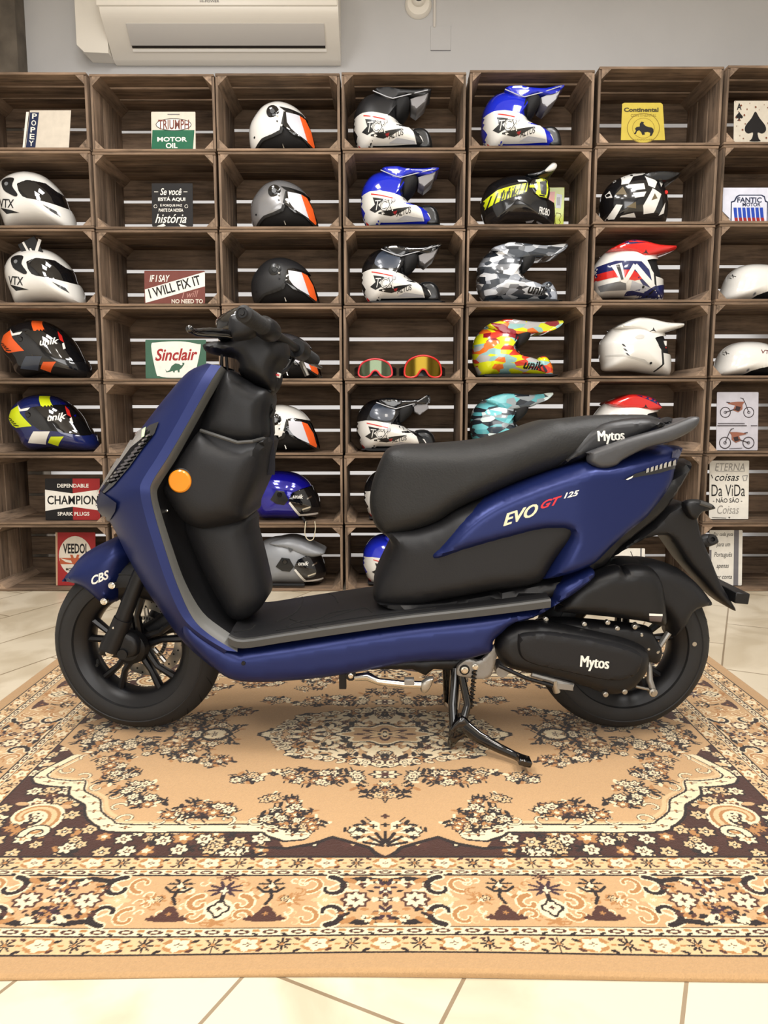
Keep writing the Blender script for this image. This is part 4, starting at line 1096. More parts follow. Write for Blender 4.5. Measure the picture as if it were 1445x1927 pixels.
g.obox(P3(770, 1287, 0.18), [(1, 0, 0), (0, 1, 0), (0, 0, 1)], (0.012, 0.01, 0.007), ALU, 0.001); fin(g, 'side_stand')
g = MB()
def G(px, py):   # a point on the rug seen at (px, py)
    u = (px-722.5)/FPX; v = (py-963.5)/FPX; t = (HC-0.012)/(SP+v*CP); return (u*t, (CP-v*SP)*t, 0.010)
g.tube([P3(858, 1262, 0.10), P3(852, 1330, 0.12), P3(855, 1375, 0.14), G(848, 1408)], [0.014, 0.012, 0.013, 0.010], GLOSS, 12)
g.tube([P3(840, 1262, -0.08), P3(842, 1330, -0.10), (0.185, SY+0.14, 0.010)], [0.012, 0.011, 0.010], GLOSS, 12)
g.tube([P3(858, 1352, 0.125), P3(842, 1330, -0.08)], 0.009, GLOSS, 10)
g.tube([P3(866, 1266, 0.12), P3(880, 1330, 0.135), P3(868, 1375, 0.15)], [0.010, 0.010, 0.011], GLOSS, 10)
g.tube([P3(866, 1366, 0.15), P3(900, 1393, 0.175), P3(940, 1414, 0.20), P3(968, 1427, 0.225), P3(990, 1438, 0.255)], [0.018, 0.016, 0.012, 0.010, 0.012], GLOSS, 12, sy=0.6)
g.obox(P3(986, 1437, 0.26), [(1, 0, -0.3), (0, 1, 0), (0.3, 0, 1)], (0.016, 0.018, 0.008), GLOSS, 0.003)
inflate(g, QP([(846, 1375), (870, 1352), (892, 1375), (900, 1398), (872, 1392), (854, 1408), (845, 1404)], 0.155), SY-0.155, 0.010, 0.006, GLOSS, 0.008)
g.tube([P3(862, 1340, 0.13), P3(866, 1305, 0.13)], 0.003, STEEL, 8)
cs = fin(g, 'centre_stand')
g = MB(); pts = []
a0 = Vector(P3(893, 1268, 0.14)); a1 = Vector(P3(886, 1338, 0.13)); n = 150
for k in range(n+1):
    t = k/n; pts.append(a0+(a1-a0)*t + Vector((math.cos(t*60)*0.0055, math.sin(t*60)*0.0055, 0)))
g.tube(pts, 0.0018, BLK2, 5); g.tube([a0, a1], 0.0035, GLOSS, 6); fin(g, 'stand_spring', cs)

# handlebar
g = MB(); HB = [(434, 640), (445, 600), (462, 592), (484, 596), (505, 612), (524, 628), (541, 660), (538, 684), (525, 702), (519, 735), (505, 743), (447, 711), (445, 690), (434, 678), (402, 672), (378, 664), (377, 650), (400, 644)]
inflate(g, QP(HB, 0.05), SY, 0.078, 0.045, BLK2, 0.010, power=0.5); hb = fin(g, 'handlebar_cover')
g = MB(); inflate(g, QP([(398, 618), (403, 600), (424, 586), (447, 577), (464, 580), (482, 594), (478, 625), (462, 646), (430, 652), (402, 642)], 0.05), SY+0.01, 0.10, 0.05, GLOSS, 0.010); fin(g, 'instrument_cowl', hb)
pn = Vector((-0.2986, 1.610, 1.048)); pf = Vector((-0.205, 2.235, 0.994)); dv = (pf-pn)
def BP(t): return pn+dv*t
g = MB(); g.tube([BP(0.32), BP(0.68)], 0.012, BLK2, 12); fin(g, 'handlebar_tube', hb)
for s in (0, 1):
    f = (lambda t: t) if s == 0 else (lambda t: 1-t)
    g = MB(); g.tube([BP(f(0.0)), BP(f(0.01)), BP(f(0.012)), BP(f(0.03)), BP(f(0.2)), BP(f(0.215))], [0.012, 0.0165, 0.0185, 0.0175, 0.0175, 0.020], RUB, 22)
    e = BP(f(0.0)); dd_ = dv.normalized()*(1 if s == 0 else -1)
    g.lathe([(0, -0.003), (0.005, -0.003), (0.006, -0.0005), (0.010, -0.0005), (0.011, -0.002), (0.013, 0.001)], e, dd_, BLK, 20)
    for k in range(14): g.lathe([(0.0176, -0.0012), (0.0186, 0), (0.0176, 0.0012)], BP(f(0.04+k*0.011)), dd_, RUB, 20)
    fin(g, 'grip', hb)
    g = MB(); c = BP(f(0.26)); g.tube([BP(f(0.215)), BP(f(0.23)), BP(f(0.30)), BP(f(0.33))], [0.020, 0.026, 0.027, 0.024], BLK2, 18)
    if s == 0:
        inflate(g, QP([(432, 604), (455, 598), (482, 606), (492, 630), (480, 640), (464, 646), (434, 645)], 0.16), SY-0.155, 0.035, 0.02, BLK, 0.010)
        x, y, z = P3(483, 612, 0.205); g.obox((x, y, z), [(1, 0, 0.1), (0, 1, 0), (-0.1, 0, 1)], (0.004, 0.004, 0.008), mat('light_grey_switch', (150, 150, 148), 0.4), 0.001)
    fin(g, 'switch_housing', hb)
g = MB(); g.tube([P3(450, 640, 0.15), P3(425, 634, 0.19), P3(395, 632, 0.24), P3(370, 632, 0.285), P3(361, 629, 0.31)], [0.009, 0.010, 0.011, 0.008, 0.006], GLOSS, 12, sy=0.7)
x, y, z = P3(357, 626, 0.315); g.sphere((x, y, z), 0.0085, GLOSS, 14); fin(g, 'brake_lever', hb)
g = MB(); g.tube([P3(548, 678, -0.14), P3(562, 678, -0.2), P3(585, 688, -0.27), P3(604, 697, -0.30)], [0.009, 0.008, 0.007, 0.006], GLOSS, 10, sy=0.7); g.tube([P3(566, 685, -0.2), P3(578, 712, -0.2)], 0.007, STEEL, 8); fin(g, 'brake_lever', hb)
g = MB(); g.tube([P3(530, 645, -0.1), P3(545, 655, -0.15), P3(552, 680, -0.14), P3(540, 700, -0.1), P3(522, 712, -0.04)], 0.006, BLK2, 8); fin(g, 'cable', hb); g = MB()
g.obox(P3(521, 711, 0.03), [(1, 0, -0.3), (0, 1, 0), (0.3, 0, 1)], (0.010, 0.004, 0.006), WHT, 0.001); g.obox(P3(521, 711, 0.035), [(1, 0, -0.3), (0, 1, 0), (0.3, 0, 1)], (0.006, 0.0045, 0.002), REDP); fin(g, 'key_tag', hb)
g = MB(); inflate(g, QP([(500, 742), (520, 708), (532, 714), (526, 738), (510, 752)], 0.0), SY, 0.03, 0.012, BLK2, 0.008); fin(g, 'ignition_lock', hb)
g = MB(); g.tube([P3(418, 672, 0.02), P3(416, 700, 0.02)], 0.004, BLK2, 8); g.tube([P3(426, 676, 0.0), P3(428, 706, 0.0)], 0.004, BLK2, 8); fin(g, 'brake_hose', hb)
# ------------------------------------------------------------------ helmets
HY = 3.638
def ks(py):                       # metres per picture unit at the helmets' depth
    v = (py-963.5)/FPX; return HY/(CP-v*SP)/FPX
LINER = mat('black_liner', (16, 16, 18), 0.75)
VIS = mat('dark_visor', (14, 15, 18), 0.05, coat=1.0)
VCL = mat('clear_visor', (60, 60, 62), 0.05, coat=1.0, alpha=0.45)
def paint(name, col, rough=0.16, metal=0.0): return mat(name, col, rough, metal=metal, coat=0.9)
P_W = paint('white_gloss_paint', (236, 234, 228)); P_S = paint('silver_paint', (150, 150, 152), 0.25, 0.5); P_MB = mat('matt_black_paint', (30, 30, 32), 0.45)
P_B = paint('black_gloss_paint', (16, 18, 22)); P_BL = paint('royal_blue_paint', (26, 44, 196), 0.12); P_G = mat('nardo_grey_paint', (142, 145, 150), 0.35)
P_DB = paint('navy_paint', (22, 34, 92)); P_CB = paint('cobalt_metallic_paint', (20, 18, 150), 0.12, 0.3); P_R = paint('red_paint', (214, 40, 36)); P_O = mat('orange_print', (236, 96, 38), 0.3, coat=0.3)
P_Y = mat('neon_yellow_print', (214, 228, 30), 0.3, coat=0.3); P_LG = mat('light_grey_print', (196, 198, 204), 0.3, coat=0.3); P_SL = mat('slate_print', (62, 70, 84), 0.3, coat=0.5)
P_GR = mat('grey_print', (120, 122, 124), 0.3, coat=0.3); P_T = mat('turquoise_print', (110, 196, 206), 0.3, coat=0.3); PEAKU = mat('smoked_peak', (134, 132, 134), 0.3)
P_DR = mat('deep_red_print', (150, 30, 36), 0.3, coat=0.3); P_BK = mat('black_print', (18, 20, 22), 0.35, coat=0.3); P_GN = mat('green_print', (60, 190, 100), 0.3)
def camo(name, cols, seed, scale=34):
    m = bpy.data.materials.new(name); m.use_nodes = True; nt = m.node_tree; b = nt.nodes['Principled BSDF']
    b.inputs['Roughness'].default_value = 0.2; b.inputs['Coat Weight'].default_value = 0.8
    tc = nt.nodes.new('ShaderNodeTexCoord'); mp = nt.nodes.new('ShaderNodeMapping'); mp.inputs['Location'].default_value = (seed, seed*1.7, 0)
    mp.inputs['Scale'].default_value = (0.55, 0.35, 1.35); mp.inputs['Rotation'].default_value = (0, 0.7, 0)
    nt.links.new(tc.outputs['Object'], mp.inputs['Vector'])
    v = nt.nodes.new('ShaderNodeTexVoronoi'); v.inputs['Scale'].default_value = scale; v.distance = 'EUCLIDEAN'
    nt.links.new(mp.outputs[0], v.inputs['Vector'])
    sp = nt.nodes.new('ShaderNodeSeparateColor'); nt.links.new(v.outputs['Color'], sp.inputs[0])
    cr = nt.nodes.new('ShaderNodeValToRGB'); cr.color_ramp.interpolation = 'CONSTANT'
    e = cr.color_ramp.elements; n = len(cols)
    e[0].position = 0; e[0].color = rgb(cols[0]); e[1].position = 1/n; e[1].color = rgb(cols[1])
    for i in range(2, n): x = e.new(i/n); x.color = rgb(cols[i])
    nt.links.new(sp.outputs[0], cr.inputs[0]); nt.links.new(cr.outputs[0], b.inputs['Base Color'])
    return m
class Helmet:
    """outline etc. in picture units relative to (x0, y0) = lower left of the helmet; kept to its own scale"""
    def __init__(s, x0, y0, outline, W=0.122, centre=None, sub=4, col=P_W, nth=110, nph=44, peak_side=None):
        s.x0, s.y0 = x0, y0; s.k = ks(y0); s.zs = 1.0
        zb = UP(x0, y0, 3.52)[1]; fz = min(FLOORZ.values(), key=lambda a: abs(a-zb)); s.fz = fz
        yt = min(p[1] for p in outline); s.zs = max(0.92, min(1.25, (UP(x0, yt, HY)[1]-fz)/((y0-yt)*s.k)))
        s.out = smooth_poly([s.c(p) for p in outline], sub)
        P = np.array(s.out); s.cx, s.cz = s.c(centre) if centre else ((P[:,0].min()+P[:,0].max())/2, (P[:,1].min()+P[:,1].max())/2)
        s.W = W; s.col = col; s.nth, s.nph = nth, nph
        # polar form of the outline
        dx = P[:,0]-s.cx; dz = P[:,1]-s.cz
        s.R = []
        Q_ = np.stack([dx, dz], 1)
        for i in range(nth):
            th = 2*PI*i/nth; d = np.array((math.cos(th), math.sin(th))); best = 0.0
            for j in range(len(Q_)):
                a = Q_[j]; b = Q_[(j+1) % len(Q_)]; e = b-a; det = d[0]*(-e[1])+e[0]*d[1]
                if abs(det) < 1e-12: continue
                t = (a[0]*(-e[1])+e[0]*a[1])/det; u = (d[0]*a[1]-d[1]*a[0])/det
                if -1e-6 <= u <= 1+1e-6 and t > best: best = t
            s.R.append(best)
        s.vs, s.fs = s.surf(1.0)
        s.bvh = BVHTree.FromPolygons([Vector(v) for v in s.vs], s.fs)
    def c(s, p): return ((p[0]-s.x0)*s.k, (s.y0-p[1])*s.k*s.zs)
    def surf(s, sc, off=0.0):
        vs = []; fs = []
        for j in range(s.nph+1):
            ph = PI*j/s.nph; sp = math.sin(ph)**0.85 if 0 < j < s.nph else 0.0; cp = math.cos(ph); y = -math.copysign(abs(cp)**0.92, cp)*(s.W*sc+off)
            for i in range(s.nth):
                th = 2*PI*i/s.nth; r = (s.R[i]*sc+off)*sp
                vs.append((s.cx+r*math.cos(th), y, s.cz+r*math.sin(th)))
        for j in range(s.nph):
            for i in range(s.nth):
                k = (i+1) % s.nth; fs.append((j*s.nth+i, j*s.nth+k, (j+1)*s.nth+k, (j+1)*s.nth+i))
        return vs, fs
    def piece(s, mb, m, sc=1.0, off=0.0, cuts=(), keep=None):
        vs, fs = s.surf(sc, off); V = np.array(vs); F = np.array(fs); C = V[F].mean(1)[:, [0, 2]]
        K = np.ones(len(F), bool)
        for c_ in cuts: K &= ~inside(C, [s.c(p) for p in c_])
        if keep: K &= inside(C, [s.c(p) for p in keep])
        # pull the cut border onto the drawn line
        used = np.zeros(len(V), bool); used[F[K].ravel()] = True; rem = np.zeros(len(V), bool); rem[F[~K].ravel()] = True
        bd = np.where(used & rem)[0]
        polys = [[s.c(p) for p in c_] for c_ in cuts] + ([[s.c(p) for p in keep]] if keep else [])
        for i in bd:
            p = V[i][[0, 2]]; best = None; bdist = 0.0085
            for pl in polys:
                for a in range(len(pl)):
                    A_ = np.array(pl[a]); B_ = np.array(pl[(a+1) % len(pl)]); e = B_-A_; L = e@e
                    if L < 1e-12: continue
                    t = min(1, max(0, ((p-A_)@e)/L)); q = A_+t*e; dd = np.hypot(*(q-p))
                    if dd < bdist: bdist = dd; best = q
            if best is not None and abs(V[i][1]) > 0.03: V[i][0], V[i][2] = best
        mb.add([tuple(v) for v in V], [tuple(f) for f in F[K]], m, True)
    def drape(s, mb, P, F, m, off, both=False):
        for side in ((1, -1) if both else (1,)):
            vs = []; ok = []
            for p in P:
                x, z = s.c(p); h = s.bvh.ray_cast(Vector((x, -0.5*side, z)), Vector((0, side, 0)))
                if h[0] is None: vs.append((0, 0, 0)); ok.append(False); continue
                n = h[1]; n = n if n.y*side < 0 else -n
                vs.append(tuple(h[0]+n*off)); ok.append(True)
            mb.add(vs, [f for f in F if all(ok[i] for i in f)], m, True)
    def poly(s, mb, pts, m, off=0.0008, sub=0, both=True):
        if sub: pts = smooth_poly(pts, sub)
        P, F = tri2d(pts, 5); s.drape(mb, P, F, m, off, both)
    def text(s, mb, t, x0, y0, x1, y1, m, bold=0.012, shear=0, ang=0, off=0.0014):
        P, F = fit_text(t, x0, -y1, x1, -y0, bold, shear, -ang, 0.3); s.drape(mb, [(a, -b) for a, b in P], F, m, off)
    def disc(s, mb, cx, cy, r, m, off=0.001, n=18): s.poly(mb, [(cx+r*math.cos(2*PI*i/n), cy+r*math.sin(2*PI*i/n)) for i in range(n)], m, off)
    def knob(s, mb, cx, cy, r, m, h=0.006):
        x, z = s.c((cx, cy)); hh = s.bvh.ray_cast(Vector((x, -0.5, z)), Vector((0, 1, 0)))
        y = hh[0].y if hh[0] is not None else -s.W; rr = r*s.k
        for sd in (1,): mb.lathe([(0, -h*sd), (rr*0.7, -h*sd), (rr, -h*0.3*sd), (rr*1.05, 0.006*sd)], (x, y*sd, z), (0, 1, 0), m, 22)
    def place(s, name, label, cat, group, col, row, parts, dy=0.0, rot=0.0):
        x, _ = UP(s.x0, s.y0, HY-0.03)
        r = empty(name, (x, HY+dy, FLOORZ[(col, row)]), rot)
        tag(r, label, cat, group)
        # never lower than the boards
        zmin = min(min(mb.v[i][2] for f in mb.f for i in f) for _, mb in parts if mb.f)
        for nm, mb in parts:
            if mb.f: mb.build(nm, r, origin=(0, 0, zmin))
        return r
JG = 'open-face helmets on the shelves'; MG = 'motocross helmets on the shelves'; FG = 'full-face helmets on the shelves'
def P0(lst, dx, dy): return [(a+dx, b+dy) for a, b in lst]
# ---- open-face helmets (drawn on the white one of the top row)
def jet(dx, dy, col, row, paint_, label, style=0, tint=LINER, logo=None, chin=False):
    O = P0([(468, 246), (470, 228), (480, 212), (496, 197), (518, 190), (540, 192), (562, 202), (580, 220), (590, 242), (595, 262), (592, 274), (560, 276), (520, 276), (485, 276), (472, 266)], dx, dy)
    h = Helmet(468+dx, 276+dy, O, 0.125, (530+dx, 236+dy), col=paint_)
    cut = P0([(480, 280), (484, 270), (498, 259), (517, 254), (533, 248), (538, 235), (541, 216), (552, 214), (580, 219), (620, 210), (620, 300), (480, 300)], dx, dy)
    sh = MB(); h.piece(sh, paint_, 1.0, 0, [cut])
    h.piece(sh, mat('rubber_edge', (22, 22, 22), 0.5), 1.0, 0.0015, keep=P0([(479, 280), (484, 272), (499, 261), (518, 256), (535, 250), (541, 236), (543, 219), (539, 216), (535, 234), (531, 246), (516, 252), (497, 257), (482, 268), (475, 280)], dx, dy))
    h.disc(sh, 483+dx, 253+dy, 1.7, P_BK)
    li = MB(); h.piece(li, LINER, 0.93)
    kn = MB(); h.knob(kn, 519+dx, 218+dy, 11.5, GLOSS if style != 2 else P_BK, 0.008); h.knob(kn, 519+dx, 218+dy, 6, P_BK if style != 3 else P_GR, 0.011)
    h.knob(kn, 527+dx, 224+dy, 2.2, CHR, 0.010); h.knob(kn, 527+dx, 233+dy, 1.6, P_BK, 0.006)
    vi = MB(); vk = P0([(541, 217), (552, 214), (572, 218), (580, 226), (590, 250), (596, 272), (588, 270), (570, 256), (553, 252), (543, 243), (538, 240)], dx, dy)
    h.piece(vi, VIS, 1.0, 0.004, keep=vk)
    h2 = Helmet.__new__(Helmet); h2.__dict__.update(h.__dict__); v2, f2 = h.surf(1.0, 0.0048); h2.bvh = BVHTree.FromPolygons([Vector(v) for v in v2], f2)
    h2.poly(vi, P0([(543, 219), (566, 221), (580, 260), (560, 250), (552, 244), (545, 235)], dx, dy), mat('pale_sticker', (206, 206, 214), 0.4), 0.001)
    h2.poly(vi, P0([(566, 221), (576, 225), (586, 242), (592, 264), (591, 268), (580, 261)], dx, dy), P_O, 0.001)
    if style == 0: h.poly(sh, P0([(530, 209), (550, 212), (570, 216), (574, 220), (560, 219), (540, 216)], dx, dy), P_BK, 0.003)
    st = MB(); st.tube([(*h.c((534+dx, 262+dy)),)[0:1]+(-0.085,)+(h.c((534+dx, 262+dy))[1],), h.c((537+dx, 270+dy))[0:1]+(-0.09,)+(h.c((537+dx, 270+dy))[1],)], 0.003, CHR, 8)
    r = h.place('open_face_helmet', label, 'helmet', JG, col, row, [('shell', sh), ('liner', li), ('visor_pivot', kn), ('visor', vi), ('chin_strap', st)])
    return r
jet(0, 0, 2, 0, P_W, 'white open-face helmet with orange visor sticker on the top row')
jet(3, 148, 2, 1, P_S, 'silver open-face helmet with orange visor sticker below the topmost white one')
jet(4, 294, 2, 2, P_MB, 'matt black open-face helmet with orange visor sticker above the handlebar', style=2)
jet(7, 434, 2, 3, paint('dark_grey_gloss_paint', (70, 70, 74)), 'dark grey open-face helmet partly hidden behind the scooter handlebar', style=2)
jet(4, 567, 2, 4, P_W, 'glossy white open-face helmet beside the black leg shield', style=3)
def jetv(dx, dy, col, row, paint_, label, peak):
    O = P0([(474, 925), (477, 905), (488, 892), (508, 884), (535, 884), (560, 890), (580, 905), (592, 925), (600, 945), (600, 962), (590, 976), (560, 979), (520, 978), (490, 976), (478, 950)], dx, dy)
    h = Helmet(474+dx, 979+dy, O, 0.122, (535+dx, 932+dy), col=paint_)
    cut = P0([(565, 990), (563, 965), (558, 950), (548, 938), (556, 922), (570, 916), (640, 900), (640, 990)], dx, dy)
    sh = MB(); h.piece(sh, paint_, 1.0, 0, [cut]); li = MB(); h.piece(li, LINER, 0.93)
    vi = MB(); h.piece(vi, VIS, 1.0, 0.005, keep=P0([(548, 937), (555, 922), (572, 917), (600, 910), (620, 980), (566, 968), (558, 952)], dx, dy))
    v2, f2 = h.surf(1.0, 0.0058); h2 = Helmet.__new__(Helmet); h2.__dict__.update(h.__dict__); h2.bvh = BVHTree.FromPolygons([Vector(v) for v in v2], f2)
    h2.poly(vi, P0([(548, 942), (551, 940), (560, 953), (568, 965), (598, 964), (598, 968), (565, 969), (556, 955)], dx, dy), P_W, 0.001)
    h2.text(vi, 'unik', 556+dx, 926+dy, 574+dx, 934+dy, P_W, 0.02, 0.2, 0.1)
    for q in ((572, 950, 586, 953), (580, 930, 588, 933)): h2.poly(vi, P0([(q[0], q[1]+4), (q[2], q[1]), (q[2], q[3]), (q[0], q[3]+4)], dx, dy), CHR, 0.001)
    kn = MB(); h.poly(kn, P0([(515, 936), (526, 918), (540, 920), (548, 936), (540, 946), (526, 944)], dx, dy), P_BK, 0.003, both=False); h.knob(kn, 532+dx, 926+dy, 5, GLOSS, 0.008)
    parts = [('shell', sh), ('liner', li), ('visor', vi), ('visor_pivot', kn)]
    st = MB()
    if not peak:
        c = [h.c(p) for p in P0([(580, 976), (578, 1000), (584, 1012), (593, 1010), (597, 990), (596, 976)], dx, dy)]
        st.tube([(a, -0.155, b) for a, b in smooth_poly(c, 4, closed=False)], 0.0022, mat('cream_cord', (214, 204, 180), 0.6), 8)
        st.tube([h.c((572+dx, 970+dy))[0:1]+(-0.10,)+(h.c((572+dx, 972+dy))[1],), h.c((580+dx, 978+dy))[0:1]+(-0.150,)+(h.c((578+dx, 979+dy))[1],)], 0.006, LINER, 8)
        zs = 0
    else:
        pk = MB(); inflate(pk, [h.c(p) for p in P0([(500, 893), (535, 882), (560, 887), (585, 900), (602, 910), (596, 918), (575, 921), (552, 916), (530, 905)], dx, dy)], 0, 0.112, 0.035, paint_, 0.010, edge=0.06)
        parts.append(('peak', pk)); h.poly(sh, P0([(530, 893), (548, 889), (556, 896), (541, 908)], dx, dy), P_BK, 0.010); h.poly(sh, P0([(476, 926), (484, 915), (482, 930)], dx, dy), P_BK, 0.002)
        st.tube([h.c((480+dx, 982+dy))[0:1]+(-0.10,)+(0.012,), h.c((566+dx, 982+dy))[0:1]+(-0.11,)+(0.012,)], 0.008, LINER, 8)
    # cord hangs below the board edge, so the shell alone sets the height
    x, _ = UP(474+dx, 979+dy, HY-0.03); r = empty('open_face_helmet', (x, HY-0.01, FLOORZ[(col, row)])); tag(r, label, 'helmet', JG)
    for nm, mb in parts+[('chin_strap', st)]: mb.build(nm, r, origin=(0, 0, 0))
    return r
jetv(0, 0, 2, 5, P_CB, 'glossy deep blue open-face helmet with dark visor right of the leg shield', False)
jetv(10, 128, 2, 6, P_G, 'grey open-face helmet with peak and dark visor above the footboard', True)

# ---- white full-face helmets
def full_white(dx, dy, row, label, tagged):
    O = P0([(1, 372), (2, 352), (12, 336), (32, 324), (60, 319), (88, 325), (108, 340), (122, 358), (131, 378), (139, 394), (141, 418), (120, 418), (84, 413), (50, 414), (20, 420), (10, 400)], dx, dy)
    h = Helmet(1+dx, 420+dy, O, 0.125, (68+dx, 372+dy), col=P_W); port = P0([(58, 350), (75, 343), (103, 345), (118, 356), (170, 372), (170, 386), (128, 383), (100, 378), (70, 374), (62, 364)], dx, dy)
    sh = MB(); h.piece(sh, P_W, 1.0, 0, [port]); li = MB(); h.piece(li, LINER, 0.93); vi = MB(); h.piece(vi, VIS, 0.985, 0, keep=port)
    h.poly(sh, P0([(26, 343), (38, 338), (52, 341), (50, 354), (60, 368), (56, 372), (46, 368), (33, 360)], dx, dy), P_BK, 0.002, 3); h.knob(sh, 38+dx, 350+dy, 4, P_GR, 0.006)
    h.text(sh, 'VTX', 20+dx, 375+dy, 52+dx, 389+dy, P_BK, 0.012, 0.1, 0.12); h.poly(sh, P0([(20, 387), (58, 397), (34, 399)], dx, dy), P_BK); h.poly(sh, P0([(102, 384), (122, 393), (128, 402), (114, 394)], dx, dy), P_BK)
    h.disc(sh, 9+dx, 355+dy, 3, P_LG); h.poly(sh, P0([(14, 418), (50, 413), (84, 412), (138, 417), (138, 421), (14, 421)], dx, dy), P_BK, 0.001)
    parts = [('shell', sh), ('liner', li), ('visor', vi)]
    if tagged:
        tg = MB(); c = h.c((60+dx, 320+dy)); A_ = [(0.45, 0, -0.9), (0, 1, 0), (0.9, 0, 0.45)]
        tg.obox((c[0], -0.075, c[1]-0.012), A_, (0.040, 0.003, 0.044), P_BK, 0.001); tg.obox((c[0]-0.018, -0.079, c[1]-0.012), A_, (0.030, 0.001, 0.005), P_W); tg.obox((c[0]+0.004, -0.079, c[1]-0.022), A_, (0.010, 0.001, 0.004), P_W)
        tg.obox((c[0]+0.034, -0.077, c[1]-0.006), [(-0.35, 0, -0.93), (0, 1, 0), (0.93, 0, -0.35)], (0.036, 0.002, 0.007), P_W, 0.0005); tg.tube([(c[0]+0.02, -0.07, c[1]-0.03), (c[0]+0.028, -0.105, c[1]-0.06), (c[0]+0.01, -0.125, c[1]-0.085)], 0.0012, P_GR, 6)
        parts.append(('price_tag', tg))
    return h.place('full_face_helmet', label, 'helmet', FG, 0, row, parts, dy=-0.005)
full_white(-5, 0, 1, 'white full-face helmet with black lettering in the second row, no tag on it', False)
full_white(12, 144, 2, 'white full-face helmet with a black price tag hanging on its top', True)
# ---- coloured full-face helmets with peak and big visor
def full_col(dx, dy, row, base, acc, label):
    O = P0([(6, 650), (10, 626), (28, 609), (56, 600), (86, 602), (112, 614), (134, 634), (152, 660), (166, 684), (160, 699), (120, 699), (80, 695), (48, 699), (30, 690), (22, 672)], dx, dy)
    h = Helmet(6+dx, 699+dy, O, 0.125, (80+dx, 652+dy), col=base); port = P0([(52, 632), (66, 622), (104, 618), (150, 618), (190, 668), (150, 672), (110, 664), (80, 662), (60, 648)], dx, dy)
    sh = MB(); h.piece(sh, base, 1.0, 0, [port]); li = MB(); h.piece(li, LINER, 0.93); vi = MB(); h.piece(vi, VIS, 0.995, 0.002, keep=port)
    h.poly(sh, P0([(14, 642), (20, 628), (36, 620), (44, 634), (66, 655), (32, 658), (24, 654)], dx, dy), acc, 0.0016)
    for k in range(4): h.poly(sh, P0([(15+k*4, 640+k*4), (25+k*5, 643+k*3.6), (25+k*5, 644.5+k*3.6), (15+k*4, 641.6+k*4)], dx, dy), P_BK, 0.0024)
    h.poly(sh, P0([(34, 617), (44, 626), (62, 623), (58, 628), (42, 630)], dx, dy), P_W, 0.0016); h.poly(sh, P0([(70, 603), (86, 603), (100, 621), (82, 622)], dx, dy), acc, 0.0016)
    h.poly(sh, P0([(68, 664), (98, 664), (82, 687), (52, 684)], dx, dy), P_W if base is P_DB else P_SL, 0.0016); h.poly(sh, P0([(98, 673), (121, 673), (104, 690), (88, 684)], dx, dy), acc, 0.0018)
    h.poly(sh, P0([(104, 612), (118, 622), (134, 640), (130, 622)], dx, dy), P_CB if base is P_DB else P_BK, 0.0016)
    v2, f2 = h.surf(0.995, 0.0024); h2 = Helmet.__new__(Helmet); h2.__dict__.update(h.__dict__); h2.bvh = BVHTree.FromPolygons([Vector(v) for v in v2], f2)
    h2.text(vi, 'unik', 94+dx, 633+dy, 123+dx, 645+dy, P_W, 0.02, 0.25, -0.14); h2.poly(vi, P0([(116, 620), (124, 628), (130, 640), (124, 636)], dx, dy), P_R, 0.001); h2.poly(vi, P0([(130, 640), (134, 650), (131, 652), (128, 642)], dx, dy), P_W, 0.001)
    kn = MB(); h.knob(kn, 60+dx, 636+dy, 5, GLOSS, 0.007)
    return h.place('full_face_helmet', label, 'helmet', FG, 0, row, [('shell', sh), ('liner', li), ('visor', vi), ('visor_pivot', kn)], dy=-0.005)
full_col(0, 0, 3, P_B, P_O, 'black full-face helmet with orange panels and dark visor on the left')
full_col(14, 141, 4, P_DB, P_Y, 'navy blue full-face helmet with neon yellow panels on the left')

